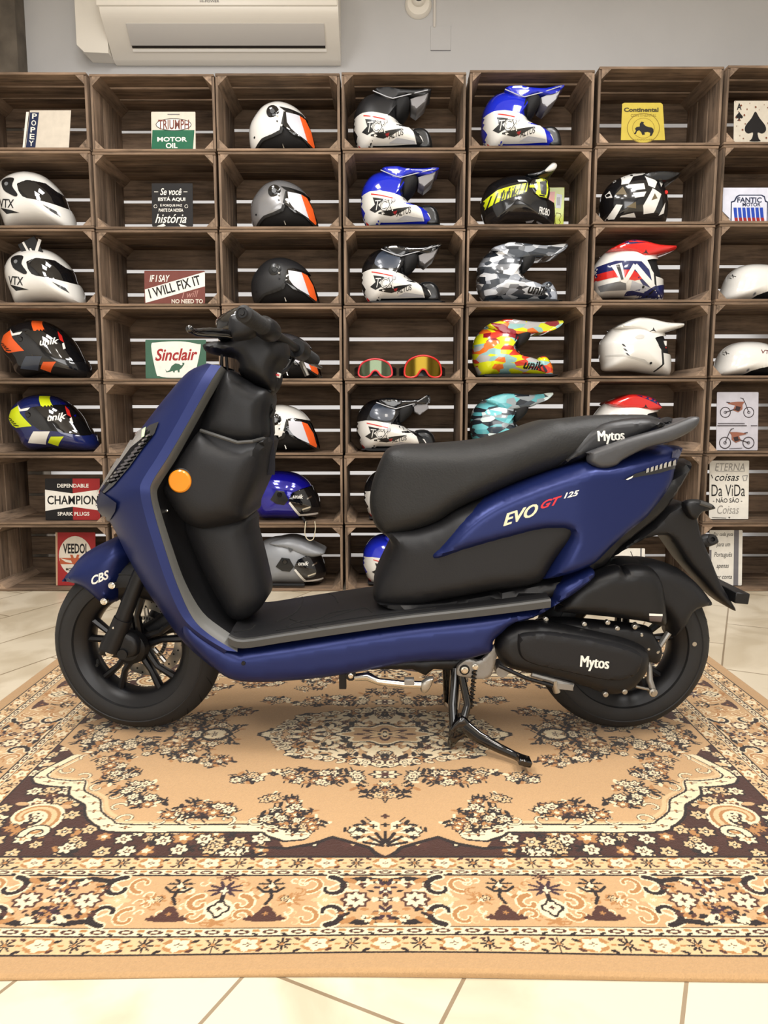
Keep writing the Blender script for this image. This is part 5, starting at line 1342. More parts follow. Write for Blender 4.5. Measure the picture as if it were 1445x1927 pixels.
# ---- motocross helmets (drawn on the blue one of the second row)
MXO = [(679, 372), (681, 358), (690, 342), (704, 331), (726, 326), (748, 327), (763, 334), (768, 345), (762, 352), (759, 366), (765, 377), (780, 388), (798, 392), (812, 398), (823, 410), (826, 424), (790, 425), (760, 423), (716, 423), (704, 427), (692, 424), (684, 408), (679, 392)]
def mx(dx, dy, col, row, top, low, chinc, label, peakc, peaku, side=True, lowcol=P_W, camo_=None, tip=(822, 327), style=0, pk_=None, dyy=0.0):
    O = P0(MXO, dx, dy)
    h = Helmet(679+dx, 427+dy, O, 0.122, (736+dx, 385+dy), col=top, sub=3)
    sh = MB(); h.piece(sh, camo_ or top, 1.0)
    li = MB(); h.poly(sh, P0([(762, 340), (770, 345), (764, 352), (761, 366), (766, 377), (778, 386), (772, 390), (755, 380), (750, 362), (754, 348)], dx, dy), LINER, 0.001)
    ep = MB(); mg = MB(); h.piece(li, LINER, 0.93)
    inflate(ep, [h.c(p) for p in P0([(752, 340), (778, 336), (784, 346), (779, 358), (766, 370), (756, 372)], dx, dy)], 0, 0.095, 0.03, LINER, 0.010, edge=0.05)
    inflate(mg, [h.c(p) for p in P0([(786, 392), (806, 386), (820, 394), (826, 410), (824, 423), (800, 424)], dx, dy)] if camo_ is None else [h.c(p) for p in P0([(798, 394), (812, 386), (822, 396), (828, 410), (826, 424), (806, 424)], dx, dy)], 0, 0.085 if camo_ is None else 0.07, 0.02, camo_ or P_BK, 0.008, edge=0.03)
    if camo_ is None:
        h.poly(sh, P0([(678, 373), (681, 371), (697, 368), (716, 369), (752, 376), (766, 380), (789, 398), (796, 416), (716, 417), (708, 428), (694, 424), (684, 408), (678, 393)], dx, dy), low, 0.0014)
        h.poly(sh, P0([(680, 412), (686, 410), (695, 419), (697, 425), (686, 424)], dx, dy), P_R, 0.0022)
        h.poly(sh, P0([(699, 372), (742, 382), (742, 383.5), (699, 374)], dx, dy), P_R, 0.0022)
        h.poly(sh, P0([(702, 379), (722, 383), (712, 392), (718, 399), (706, 404), (696, 398), (706, 391)], dx, dy), P_BK, 0.0022)
        h.poly(sh, P0([(712, 404), (745, 398), (772, 395), (752, 404), (735, 409), (712, 406)], dx, dy), P_BK, 0.0020)
        h.text(sh, 'TCX', 705+dx, 384+dy, 742+dx, 402+dy, P_BK, 0.03, 0.2, 0.05, 0.0030); h.text(sh, 'TCX', 706+dx, 385+dy, 741+dx, 401+dy, P_W, -0.01, 0.2, 0.05, 0.0036)
        h.text(sh, 'ALTUS', 744+dx, 399+dy, 772+dx, 407+dy, P_BK, 0.01, 0.3, -0.2, 0.0026); h.poly(sh, P0([(738, 403), (746, 401), (743, 408)], dx, dy), P_DR, 0.0022)
        h.poly(sh, P0([(760, 408), (792, 412), (794, 416), (745, 414)], dx, dy), P_LG, 0.0020)
        h.poly(sh, P0([(793, 399), (812, 399), (823, 411), (826, 424), (800, 424)], dx, dy), chinc, 0.0018)
        h.poly(sh, P0([(800, 403), (806, 404), (818, 420), (812, 419)], dx, dy), P_W, 0.0024)
        h.knob(sh, 739+dx, 385+dy, 4, P_LG, 0.005)
        if style == 1: h.poly(sh, P0([(712, 340), (728, 332), (745, 338), (750, 352), (742, 368), (716, 366), (704, 358)], dx, dy), P_SL, 0.0016, 3)
    else:
        h.text(sh, 'unik', 768+dx, 397+dy, 806+dx, 413+dy, P_BK, 0.03, 0.3, 0.1, 0.0018); h.poly(sh, P0([(806, 404), (822, 424), (815, 424), (804, 408)], dx, dy), P_SL, 0.0018)
    sh_low = MB(); inflate(sh_low, [h.c(p) for p in P0([(700, 421), (820, 420), (822, 426), (704, 427)], dx, dy)], 0, 0.09, 0.006, LINER, 0.012, edge=0.07)
    pk = MB()
    PK_ = pk_ or [(718, 329), (744, 325), (762, 328), (792, 328), tip, (814, 334), (800, 338), (780, 338), (764, 342), (748, 350), (734, 346)]
    PK_ = P0(PK_, dx, dy)
    inflate(pk, [h.c(p) for p in PK_], 0, lambda x, z: 0.100-0.03*np.clip((x-h.c((760+dx, 0))[0])/0.15, 0, 1), 0.012, peakc, 0.010, edge=0.075)
    pu = MB()
    if peaku:
        u = P0([(784, 342), (tip[0]-4, tip[1]+4), (812, 346), (796, 358), (786, 352)], dx, dy)
        inflate(pu, [h.c(p) for p in u], 0, 0.070, 0.004, PEAKU, 0.010, edge=0.066, sub=0)
        g = [h.c(p) for p in P0([(716, 334), (740, 343), (752, 346), (786, 336), (tip[0]-6, tip[1]+3)], dx, dy)]
        pu.tube([(a, -0.101 if i < 3 else -0.082, b) for i, (a, b) in enumerate(g)], 0.0022, P_LG, 6)
    return h.place('motocross_helmet', label, 'helmet', MG, col, row, [('shell', sh), ('liner', li), ('eyeport_padding', ep), ('mouth_guard', mg), ('neck_roll', sh_low), ('peak', pk), ('peak_underside', pu)], dy=dyy)
mx(-14, -150, 3, 0, P_MB, P_W, P_BK, 'black and white motocross helmet with grey peak on the top row', P_MB, True, style=0)
mx(0, 0, 3, 1, P_BL, P_W, P_BL, 'blue and white motocross helmet in the fourth stack, second row', P_BL, True)
mx(1, 145, 3, 2, P_B, P_W, P_BK, 'black and white motocross helmet right above the two goggles', P_B, True, style=1, tip=(826, 323))
mx(-8, 425, 3, 4, P_B, P_W, P_BK, 'black and white motocross helmet just above the front of the seat', P_B, True, style=1, tip=(812, 320))
mx(227, -143, 4, 0, P_BL, P_W, P_BL, 'blue and white motocross helmet on the top row, fifth stack', P_BL, True, tip=(826, 323))
CAM_G = camo('grey_camouflage', [(70, 76, 84), (210, 214, 220), (120, 124, 130), (40, 46, 54), (160, 166, 176), (236, 236, 236)], 1.3)
CAM_Y = camo('yellow_camouflage', [(226, 232, 24), (150, 196, 196), (214, 60, 44), (226, 232, 24), (240, 120, 40), (190, 190, 190), (150, 24, 40), (226, 232, 24)], 4.1)
CAM_T = camo('turquoise_camouflage', [(92, 176, 186), (220, 236, 236), (60, 70, 80), (150, 160, 166), (120, 206, 214), (36, 44, 54)], 7.7)
PKC = [(702, 331), (725, 322), (744, 319), (800, 325), (840, 322), (834, 334), (812, 343), (785, 345), (756, 350), (738, 352), (720, 342)]
mx(218, 148, 4, 2, CAM_G, None, None, 'grey and white camouflage motocross helmet', CAM_G, False, camo_=CAM_G, pk_=PKC)
mx(210, 288, 4, 3, CAM_Y, None, None, 'neon yellow and red patterned motocross helmet', CAM_Y, False, camo_=CAM_Y, pk_=PKC)
mx(206, 420, 4, 4, CAM_T, None, None, 'turquoise and white camouflage motocross helmet partly hidden by the seat', CAM_T, False, camo_=CAM_T, pk_=[(702, 331), (725, 322), (744, 319), (790, 322), (826, 318), (818, 330), (800, 338), (785, 345), (756, 350), (738, 352), (720, 342)])
mx(4, 683, 3, 6, P_BL, P_W, P_BL, 'blue and white motocross helmet mostly hidden behind the seat base, bottom row', P_BL, False)
mx(6, 566, 3, 5, P_B, P_W, P_BK, 'motocross helmet with a green and white patch hidden behind the seat nose', P_B, False)

# ---- black helmet with yellow stripe
O = [(904, 392), (908, 372), (918, 355), (938, 344), (965, 338), (995, 340), (1018, 352), (1034, 372), (1043, 392), (1043, 424), (1034, 430), (990, 424), (950, 424), (924, 431), (912, 414)]
h = Helmet(904, 431, O, 0.125, (965, 388)); port = [(990, 360), (1008, 353), (1022, 356), (1060, 372), (1060, 386), (1026, 386), (1000, 382)]
sh = MB(); h.piece(sh, P_B, 1.0, 0, [port]); li = MB(); h.piece(li, LINER, 0.92)
h.poly(sh, [(903, 388), (930, 372), (960, 365), (985, 360), (982, 376), (960, 384), (930, 393), (905, 402)], P_Y, 0.0012)
for k in range(7):
    x = 912+k*10.5; y = 399-k*3.6; h.poly(sh, [(x, y+1), (x+3, y), (x+10, y-19), (x+7, y-18)], P_BK, 0.0022)
h.text(sh, 'unik', 934, 368, 968, 388, P_BK, 0.0, 0.5, -0.15, 0.0024); h.poly(sh, [(966, 355), (980, 355), (984, 358), (968, 359)], P_W, 0.002)
h.text(sh, 'PROBO', 1006, 401, 1027, 413, P_W, 0.02, 0.0, 0.1, 0.002)
h.poly(sh, [(930, 430), (960, 421), (1000, 419), (1030, 428), (1034, 432), (925, 432)], P_LG, 0.002)
go = MB(); inflate(go, [h.c(p) for p in [(983, 365), (990, 353), (1002, 350), (1020, 354), (1026, 372), (1022, 388), (1000, 386), (988, 378)]], 0, 0.122, 0.02, GLOSS, 0.010, edge=0.09)
gv = bvh_of(go)
vsP, vsF = tri2d([(998, 357), (1008, 354), (1019, 357), (1021, 372), (1019, 386), (1006, 384), (998, 379), (1002, 368)], 4)
def goput(pts, m, off):
    P, F = tri2d(pts, 4); out = []; ok = []
    for p in P:
        x, z = h.c(p); hh = gv.ray_cast(Vector((x, -0.5, z)), Vector((0, 1, 0))); ok.append(hh[0] is not None); out.append((x, (hh[0].y if hh[0] is not None else 0)-off, z))
    go.add(out, [f for f in F if all(ok[i] for i in f)], m, True)
goput([(998, 357), (1008, 354), (1019, 357), (1021, 372), (1019, 386), (1006, 384), (998, 379), (1002, 368)], P_Y, 0.001); goput([(1005, 360), (1016, 358), (1018, 370), (1017, 382), (1008, 380), (1006, 370)], P_BK, 0.002); goput([(987, 365), (996, 365), (996, 370), (987, 369)], P_Y, 0.002)
pk = MB(); inflate(pk, [h.c(p) for p in [(984, 341), (1010, 335), (1030, 322), (1039, 326), (1036, 334), (1016, 341), (1000, 346)]], 0, 0.075, 0.01, P_BK, 0.008, edge=0.06)
inflate(pk, [h.c(p) for p in [(1018, 334), (1032, 322), (1040, 326), (1036, 334), (1020, 338)]], 0, 0.078, 0.006, P_W, 0.006, edge=0.07)
h.place('motocross_helmet', 'black helmet with yellow striped band and black goggles next to a yellow box', 'helmet', MG, 4, 1, [('shell', sh), ('liner', li), ('goggles', go), ('peak', pk)])
# ---- black helmet with white shards
h = Helmet(1130, 419, [(1130, 385), (1134, 364), (1146, 346), (1170, 334), (1200, 329), (1228, 334), (1246, 350), (1254, 372), (1256, 392), (1252, 412), (1240, 419), (1190, 417), (1150, 419), (1138, 410)], 0.125, (1192, 376))
sh = MB(); h.piece(sh, P_B)
for p in ([(1158, 356), (1162, 340), (1190, 331), (1206, 329), (1204, 338), (1180, 342), (1170, 356)], [(1134, 362), (1140, 358), (1144, 376), (1136, 374)], [(1138, 408), (1150, 388), (1160, 390), (1150, 410)], [(1160, 406), (1182, 402), (1188, 408), (1158, 408)], [(1196, 392), (1212, 364), (1230, 372), (1218, 402), (1200, 404)], [(1200, 342), (1214, 346), (1222, 352), (1216, 364), (1204, 360)], [(1168, 358), (1196, 356), (1198, 366), (1178, 368)], [(1176, 372), (1200, 370), (1196, 378), (1180, 380)], [(1234, 394), (1240, 384), (1238, 402), (1228, 406)], [(1146, 346), (1156, 340), (1152, 348), (1144, 350)], [(1226, 348), (1236, 352), (1230, 360)]):
    h.poly(sh, p, P_W, 0.0012, both=True)
for p in ([(1148, 372), (1160, 360), (1166, 374)], [(1166, 394), (1182, 386), (1184, 396)], [(1210, 384), (1216, 372), (1222, 380)]): h.poly(sh, p, mat('bronze_print', (110, 98, 74), 0.3), 0.0016)
pk = MB(); inflate(pk, [h.c(p) for p in [(1196, 338), (1224, 332), (1262, 334), (1266, 340), (1240, 352), (1210, 350)]], 0, 0.105, 0.014, P_BK, 0.010, edge=0.06)
kn = MB(); h.knob(kn, 1243, 366, 4, P_R, 0.006)
h.place('motocross_helmet', 'black helmet covered in white angular shards, second row on the right', 'helmet', MG, 5, 1, [('shell', sh), ('peak', pk), ('visor_pivot', kn)])
# ---- peaked helmets of the sixth stack
def peaked(dx, dy, row, kind, label):
    O = P0([(1129, 652), (1136, 640), (1152, 622), (1172, 612), (1200, 608), (1226, 614), (1244, 626), (1254, 650), (1260, 668), (1261, 708), (1240, 709), (1218, 706), (1185, 701), (1140, 701), (1134, 688), (1130, 672)], dx, dy)
    h = Helmet(1129+dx, 709+dy, O, 0.125, (1192+dx, 660+dy))
    cut = P0([(1216, 643), (1230, 640), (1246, 638), (1290, 630), (1290, 676), (1233, 670), (1226, 660)], dx, dy)
    sh = MB(); base = P_W; h.piece(sh, base, 1.0, 0, [cut]); li = MB(); h.piece(li, LINER, 0.93)
    h.poly(sh, P0([(1233, 665), (1237, 690), (1222, 707), (1219, 706), (1233, 690), (1229, 664)], dx, dy), P_BK, 0.0014)
    h.poly(sh, P0([(1130, 701), (1190, 700), (1220, 707), (1216, 712), (1130, 712)], dx, dy), P_BK, 0.001)
    h.disc(sh, 1212+dx, 688+dy, 2.2, P_BK, 0.0024)
    if kind == 1:
        h.poly(sh, P0([(1128, 652), (1160, 644), (1205, 646), (1220, 660), (1230, 690), (1215, 690), (1190, 662), (1160, 668), (1128, 674)], dx, dy), P_DB, 0.0010)
        h.poly(sh, P0([(1130, 664), (1160, 660), (1190, 660), (1210, 675), (1195, 678), (1160, 672), (1131, 676)], dx, dy), P_R, 0.0014)
        h.poly(sh, P0([(1136, 684), (1178, 678), (1184, 692), (1140, 694)], dx, dy), P_GR, 0.0014); h.poly(sh, P0([(1190, 678), (1226, 690), (1216, 697), (1190, 692)], dx, dy), P_LG, 0.0014)
        h.poly(sh, P0([(1186, 694), (1222, 690), (1262, 680), (1264, 712), (1214, 710), (1184, 702)], dx, dy), P_DB, 0.0012)
        h.poly(sh, P0([(1152, 652), (1170, 648), (1176, 674), (1190, 650), (1196, 654), (1180, 682), (1170, 680)], dx, dy), P_W, 0.0020); h.poly(sh, P0([(1160, 652), (1166, 651), (1174, 676), (1170, 677)], dx, dy), P_BK, 0.0026)
        h.poly(sh, P0([(1196, 650), (1214, 668), (1234, 686), (1226, 690), (1206, 674), (1190, 656)], dx, dy), P_W, 0.0022)
    elif kind == 0:
        for i, p in enumerate(((1157, 654), (1160, 662), (1164, 670))): h.poly(sh, P0([(p[0], p[1]), (p[0]+4, p[1]+1), (p[0]+8, p[1]+6), (p[0]+3, p[1]+4)], dx, dy), P_BK, 0.0016)
        h.poly(sh, P0([(1180, 642), (1188, 638), (1196, 640), (1194, 645), (1184, 646)], dx, dy), mat('faint_line', (204, 202, 196), 0.3), 0.0012, 3)
        h.poly(sh, P0([(1129, 673), (1160, 673), (1200, 682), (1216, 694), (1196, 685), (1160, 676), (1130, 675)], dx, dy), mat('faint_line', (204, 202, 196), 0.3), 0.0012)
    else: h.poly(sh, P0([(1129, 652), (1262, 650), (1262, 712), (1129, 712)], dx, dy), P_DB, 0.001)
    PC = P_W if kind == 0 else P_R
    pk = MB(); inflate(pk, [h.c(p) for p in P0([(1150, 624), (1172, 612), (1190, 606), (1214, 608), (1240, 614), (1270, 616), (1273, 619), (1270, 624), (1248, 630), (1224, 636), (1210, 640), (1196, 632), (1172, 628)], dx, dy) ] if kind != 2 else [h.c(p) for p in P0([(1150, 624), (1172, 612), (1190, 606), (1214, 608), (1232, 614), (1244, 626), (1246, 634), (1224, 638), (1196, 636), (1172, 634)], dx, dy)], 0, 0.112, 0.018, PC, 0.008, edge=0.07)
    pv = bvh_of(pk)
    def pput(pts, m):
        P, F = tri2d(P0(pts, dx, dy), 4); out = []; ok = []
        for p in P:
            x, z = h.c(p); hh = pv.ray_cast(Vector((x, -0.5, z)), Vector((0, 1, 0))); ok.append(hh[0] is not None); out.append((x, (hh[0].y if hh[0] is not None else 0)-0.0012, z))
        pk.add(out, [f for f in F if all(ok[i] for i in f)], m, True)
    pput([(1206, 633), (1212, 629), (1213, 625), (1215, 629), (1219, 633), (1213, 631)], P_BK)
    if kind == 1: pput([(1172, 613), (1190, 608), (1214, 610), (1214, 613), (1176, 617)], P_DB)
    if kind == 2: pput([(1196, 608), (1214, 610), (1232, 616), (1244, 630), (1220, 618)], P_DB)
    st = MB()
    if kind == 0: c = h.c((1240+dx, 652+dy)); st.obox((c[0], -0.07, c[1]), [(1, 0, 0), (0, 1, 0), (0, 0, 1)], (0.012, 0.002, 0.012), P_W, 0.002); st.obox((c[0]-0.005, -0.071, c[1]-0.016), [(1, 0, -0.3), (0, 1, 0), (0.3, 0, 1)], (0.016, 0.002, 0.003), P_R)
    return h.place('motocross_helmet', label, 'helmet', MG, 5, row, [('shell', sh), ('liner', li), ('peak', pk), ('price_tag', st)])
peaked(-14, -142, 2, 1, 'peaked helmet with red, white and blue stripes and a large white emblem')
peaked(0, 0, 3, 0, 'plain white peaked helmet in the sixth stack')
peaked(-14, 138, 4, 2, 'peaked helmet with red and blue top showing above the seat tail')
# ---- half helmets of the last stack
def half(dx, dy, row, label):
    O = P0([(1361, 568), (1364, 545), (1374, 522), (1394, 509), (1422, 506), (1450, 510), (1474, 526), (1486, 550), (1488, 568), (1450, 570), (1400, 569)], dx, dy)
    h = Helmet(1361+dx, 569+dy, O, 0.125, (1424+dx, 545+dy))
    cut = P0([(1398, 574), (1410, 562), (1425, 557), (1450, 552), (1470, 552), (1520, 556), (1520, 590), (1398, 590)], dx, dy)
    sh = MB(); h.piece(sh, P_W, 1.0, 0, [cut]); li = MB(); h.piece(li, LINER, 0.92)
    h.text(sh, 'VTX', 1424+dx, 525+dy, 1448+dx, 532+dy, mat('maroon_print', (110, 50, 50), 0.4), 0.012, 0.2, 0.08); h.disc(sh, 1404+dx, 560+dy, 3, P_LG); h.disc(sh, 1404+dx, 560+dy, 2, P_GR, 0.0016)
    h.text(sh, 'VTX', 1366+dx, 526+dy, 1376+dx, 532+dy, P_BK, 0.012, 0.2, -0.4)
    return h.place('half_helmet', label, 'helmet', 'white half helmets at the right edge', 6, row, [('shell', sh), ('liner', li)])
half(0, 0, 2, 'low white half helmet at the right edge, in the third row')
half(-12, 139, 3, 'low white half helmet at the right edge, in the fourth row')

# ---- goggles
def goggle(cx, cy, w_, hh_, row, lens, frame_, label, bright):
    k = ks(cy); b = MB(); y0 = 3.60
    def pt(u, v, dyy=0.0): x, z = UP(cx, cy, y0); return (x+u*k, y0+dyy+0.05*abs(u/60.0)**2, v*k)
    O = [(-w_, 5), (-w_*0.93, hh_*0.62), (-w_*0.6, hh_*0.92), (0, hh_*1.05), (w_*0.6, hh_*0.92), (w_*0.93, hh_*0.62), (w_, 5), (w_*0.7, 0), (w_*0.35, 3), (w_*0.12, hh_*0.36), (-w_*0.12, hh_*0.36), (-w_*0.35, 3), (-w_*0.7, 0)]
    O2 = smooth_poly(O, 3)
    b.tube([pt(u, v) for u, v in O2], 0.0045, frame_, 8, closed=True)
    b.tube([pt(u*1.0, v, 0.02) for u, v in O2], 0.006, LINER, 8, closed=True)
    l = MB(); P, F = tri2d(O2, 4); l.add([pt(u, v) for u, v in P], F, lens, True)
    st = MB()
    for sg in (-1, 1):
        rows = [[pt(sg*w_*0.98, 8, 0.01), pt(sg*w_*0.98, 20, 0.01)], [pt(sg*w_*1.15, 6, 0.03), pt(sg*w_*1.15, 20, 0.03)], [pt(sg*w_*1.3, 5, 0.07), pt(sg*w_*1.3, 18, 0.07)], [pt(sg*w_*1.0, 5, 0.11), pt(sg*w_*1.0, 18, 0.11)], [pt(0, 5, 0.13), pt(0, 18, 0.13)]]
        st.grid(rows, bright)
    x, _ = UP(cx, cy, y0); r = empty('goggles', (x, y0, FLOORZ[(3, row)]+0.0065)); tag(r, label, 'goggles', 'goggles lying side by side')
    b.build('frame', r, origin=(x, y0, 0)); l.build('lens', r, origin=(x, y0, 0)); st.build('strap', r, origin=(x, y0, 0))
GF = mat('coral_red_frame', (232, 64, 72), 0.3); GF2 = mat('red_frame', (226, 50, 44), 0.3)
goggle(706, 710, 31, 32, 3, mat('smoke_lens', (96, 108, 84), 0.08, metal=0.7), GF, 'red goggles with smoky grey lens, left one of the pair', P_BK)
goggle(796, 710, 34, 38, 3, mat('gold_lens', (120, 98, 30), 0.16, metal=0.95), GF2, 'red goggles with gold mirror lens, right one of the pair', P_BK)
# ------------------------------------------------------------------ signs and small goods
def sign(name, x0, y0, x1, y1, base, els, label, col, row, Y=3.514, tilt=0.10, rz=0.0, quad=None, cat='sign', thick=0.0025):
    v = (y1-963.5)/FPX; k = Y/(CP-v*SP)/FPX
    def L(p): return ((p[0]-(x0+x1)/2)*k, (y1-p[1])*k)
    b = MB(); Q4 = [L(p) for p in (quad or [(x0+1, y0), (x1-1, y0), (x1, y0+1.5), (x1, y1-1.5), (x1-1, y1), (x0+1, y1), (x0, y1-1.5), (x0, y0+1.5)])]
    b.prism(Q4, 0.0, thick, base)
    n = 0
    for e in els:
        n += 1; off = -0.0004-0.00012*n
        if e[0] == 'p':
            P, F = tri2d([L(p) for p in (smooth_poly(e[1], 4) if len(e) > 3 and e[3] else e[1])], 0.02); b.add([(a, off, c) for a, c in P], F, e[2], False)
        elif e[0] == 't':
            _, t, a0, b0, a1, b1, m, bold, sh, ang = e
            P, F = fit_text(t, a0, -b1, a1, -b0, bold, sh, -ang); b.add([(L((p[0], -p[1]))[0], off, L((p[0], -p[1]))[1]) for p in P], F, m, False)
        elif e[0] == 'l':
            _, pts, wd, m = e
            for i in range(len(pts)-1):
                A_ = np.array(L(pts[i])); B_ = np.array(L(pts[i+1])); d = B_-A_; ln = np.hypot(*d)
                if ln < 1e-6: continue
                nn = np.array((-d[1], d[0]))/ln*wd*k/2; d = d/ln*wd*k*0.2
                b.add([(q[0], off, q[1]) for q in (A_-nn-d, B_-nn+d, B_+nn+d, A_+nn-d)], [(0, 1, 2, 3)], m, False)
    xc, _ = UP((x0+x1)/2, y1, Y)
    zmin = min(p[2] for p in b.v)
    o = b.build(name, None, origin=(0, 0, zmin), sharp=30)
    o.location = (xc, Y, FLOORZ[(col, row)]+0.001); o.rotation_euler = (-tilt, 0, rz)
    tag(o, label, cat, 'signs in the crates' if cat == 'sign' else None)
    return o
def circ(cx, cy, rx, ry=None, n=28): ry = ry or rx; return [(cx+rx*math.cos(2*PI*i/n), cy+ry*math.sin(2*PI*i/n)) for i in range(n)]
def F_(nm, c): return mat('sign_'+nm, c, 0.6, spec=0.25, var=0.06, vscale=30)
s_cr = F_('cream', (206, 196, 180)); s_wh = F_('white', (226, 222, 212)); s_bk = F_('black', (26, 24, 24)); s_gr = F_('green', (26, 92, 64)); s_rd = F_('red', (150, 40, 40)); s_mr = F_('maroon', (112, 62, 54))
s_nv = F_('navy', (34, 42, 70)); s_ye = F_('yellow', (186, 166, 66)); s_bl = F_('blue', (38, 70, 170)); s_pk = F_('pale_blue', (212, 214, 228)); s_dg = F_('dull_green', (62, 96, 78)); s_gy = F_('grey', (110, 108, 112)); s_tan = F_('tan', (178, 150, 120)); s_or = F_('rust', (168, 84, 52))
sign('metal_sign', 50, 201, 133, 271, s_cr, [('p', [(57, 205), (74, 205), (66, 271), (48, 271)], s_nv), ('p', [(50, 204), (55, 204), (46, 271), (42, 271)], s_wh)] +
     [('t', c, 61-i*1.7, 207+i*12.6, 70-i*1.7, 217+i*12.6, s_wh, 0.02, 0, 0.06) for i, c in enumerate('POPEY')],
     'cream metal sign with a dark blue strip of upright letters', 0, 0, quad=[(57, 201), (134, 201), (129, 271), (47, 271)])
sign('metal_sign', 285, 208, 368, 278, s_cr, [('p', [(287, 242), (366, 242), (363, 277), (285, 277)], s_gr), ('p', circ(327, 232, 33, 11), s_wh), ('l', circ(327, 232, 33, 11)+[circ(327, 232, 33, 11)[0]], 1.2, s_bk),
     ('t', 'TRIUMPH', 298, 223, 356, 241, s_mr, 0.02, 0, 0), ('t', 'MOTOR', 296, 255, 352, 263.5, s_wh, 0.03, 0, 0), ('t', 'OIL', 312, 266, 334, 276, s_wh, 0.03, 0, 0), ('l', [(316, 213), (338, 213)], 1.5, s_gy)],
     'white and green motor oil sign in the second stack, top row', 1, 0)
sign('metal_sign', 286, 345, 363, 425, s_bk, [('t', 'Se você', 302, 354, 342, 367, s_wh, 0.015, 0.3, 0), ('t', 'ESTÁ AQUI', 298, 370, 349, 379, s_wh, 0.03, 0, 0), ('t', 'É PORQUE FAZ', 302, 383, 343, 389, s_wh, 0.02, 0, 0), ('t', 'PARTE DA NOSSA', 299, 392, 345, 398, s_wh, 0.02, 0, 0), ('t', 'história', 292, 402, 351, 419, s_wh, 0.01, 0.35, 0),
     ('l', [(291, 361), (298, 361)], 1, s_wh), ('l', [(346, 361), (353, 361)], 1, s_wh), ('p', [(295, 425), (308, 420), (312, 424), (306, 426)], s_wh), ('p', [(336, 420), (352, 425), (340, 426)], s_wh), ('l', circ(293, 388, 3, 3, 10), 0.8, s_wh), ('l', circ(351, 388, 3, 3, 10), 0.8, s_wh)],
     'black sign with white hand lettering in the second stack', 1, 1)
sign('metal_sign', 272, 512, 386, 573, s_mr, [('p', [(273, 547), (386, 514), (386, 541), (274, 572)], s_wh), ('t', 'IF I SAY', 282, 520, 320, 533, s_wh, 0.02, 0.25, 0), ('t', 'I WILL FIX IT', 279, 533, 379, 551, s_bk, 0.02, 0.0, -0.27), ('t', 'I will', 342, 550, 374, 562, F_('faded_pink', (176, 130, 120)), 0.0, 0.4, -0.1), ('t', 'NO NEED TO', 323, 565, 382, 573, s_cr, 0.03, 0, 0)],
     'brown sign with black words on a slanted white band', 1, 2)
sign('metal_sign', 274, 638, 388, 710, s_dg, [('p', [(285, 650), (296, 643), (340, 641), (372, 646), (378, 652), (366, 704), (358, 708), (320, 709), (300, 706), (294, 700)], s_wh, 1), ('t', 'Sinclair', 292, 654, 372, 677, s_rd, 0.025, 0.3, -0.02),
     ('p', [(311, 694), (314, 697), (320, 696), (325, 686), (332, 682), (340, 685), (345, 682), (346, 682), (341, 690), (338, 693), (337, 699), (334, 699), (333, 695), (329, 695), (328, 699), (325, 699), (323, 696), (318, 699), (312, 698)][:0] or [(311, 693), (314, 697), (319, 695), (323, 687), (330, 682), (337, 683), (341, 686), (344, 684), (343, 681), (347, 681), (347, 684), (342, 691), (338, 694), (338, 699), (335, 699), (334, 695), (329, 696), (329, 699), (326, 699), (325, 696), (320, 698), (313, 699)], s_dg)],
     'green sign with a small green dinosaur on white', 1, 3)
sign('metal_sign', 85, 890, 188, 968, s_bk, [('p', [(137, 890), (188, 890), (188, 968), (137, 968)], s_rd), ('p', [(85, 911), (136, 918), (186, 911), (186, 950), (136, 943), (85, 951)], s_wh), ('t', 'CHAMPION', 89, 922, 185, 939, s_bk, 0.02, 0, 0), ('t', 'DEPENDABLE', 108, 900, 167, 907, s_wh, 0.02, 0, 0), ('t', 'SPARK PLUGS', 108, 953, 168, 960, s_wh, 0.02, 0, 0)],
     'black and red spark plug sign with a white bow-tie band', 0, 5, Y=3.56)
sign('metal_sign', 105, 992, 180, 1092, s_rd, [('p', [(105, 992), (109, 992), (108, 1092), (105, 1092)], s_tan), ('p', circ(142, 1036, 31, 37), s_cr), ('p', [(112, 1040), (173, 1040), (171, 1052), (113, 1052)], s_or), ('t', 'VEEDOL', 119, 1013, 167, 1032, s_bk, 0.03, 0, 0), ('t', 'V', 132, 1034, 150, 1056, s_or, 0.05, 0, 0), ('p', [(114, 1041), (134, 1045), (136, 1050), (124, 1048)], s_cr), ('p', [(171, 1041), (150, 1045), (148, 1050), (160, 1048)], s_cr), ('t', 'MOTOR OIL', 124, 1059, 160, 1064, s_bk, 0.02, 0, 0)],
     'red motor oil sign with a cream oval, bottom left', 0, 6, Y=3.56)
horse = [(1192, 262), (1196, 256), (1194, 252), (1197, 249), (1203, 248), (1203, 243), (1206, 239), (1211, 240), (1210, 243), (1214, 247), (1220, 249), (1226, 250), (1229, 253), (1229, 258), (1226, 265), (1222, 266), (1223, 260), (1218, 258), (1212, 259), (1213, 263), (1208, 264), (1206, 259), (1202, 255), (1198, 257), (1196, 262)]
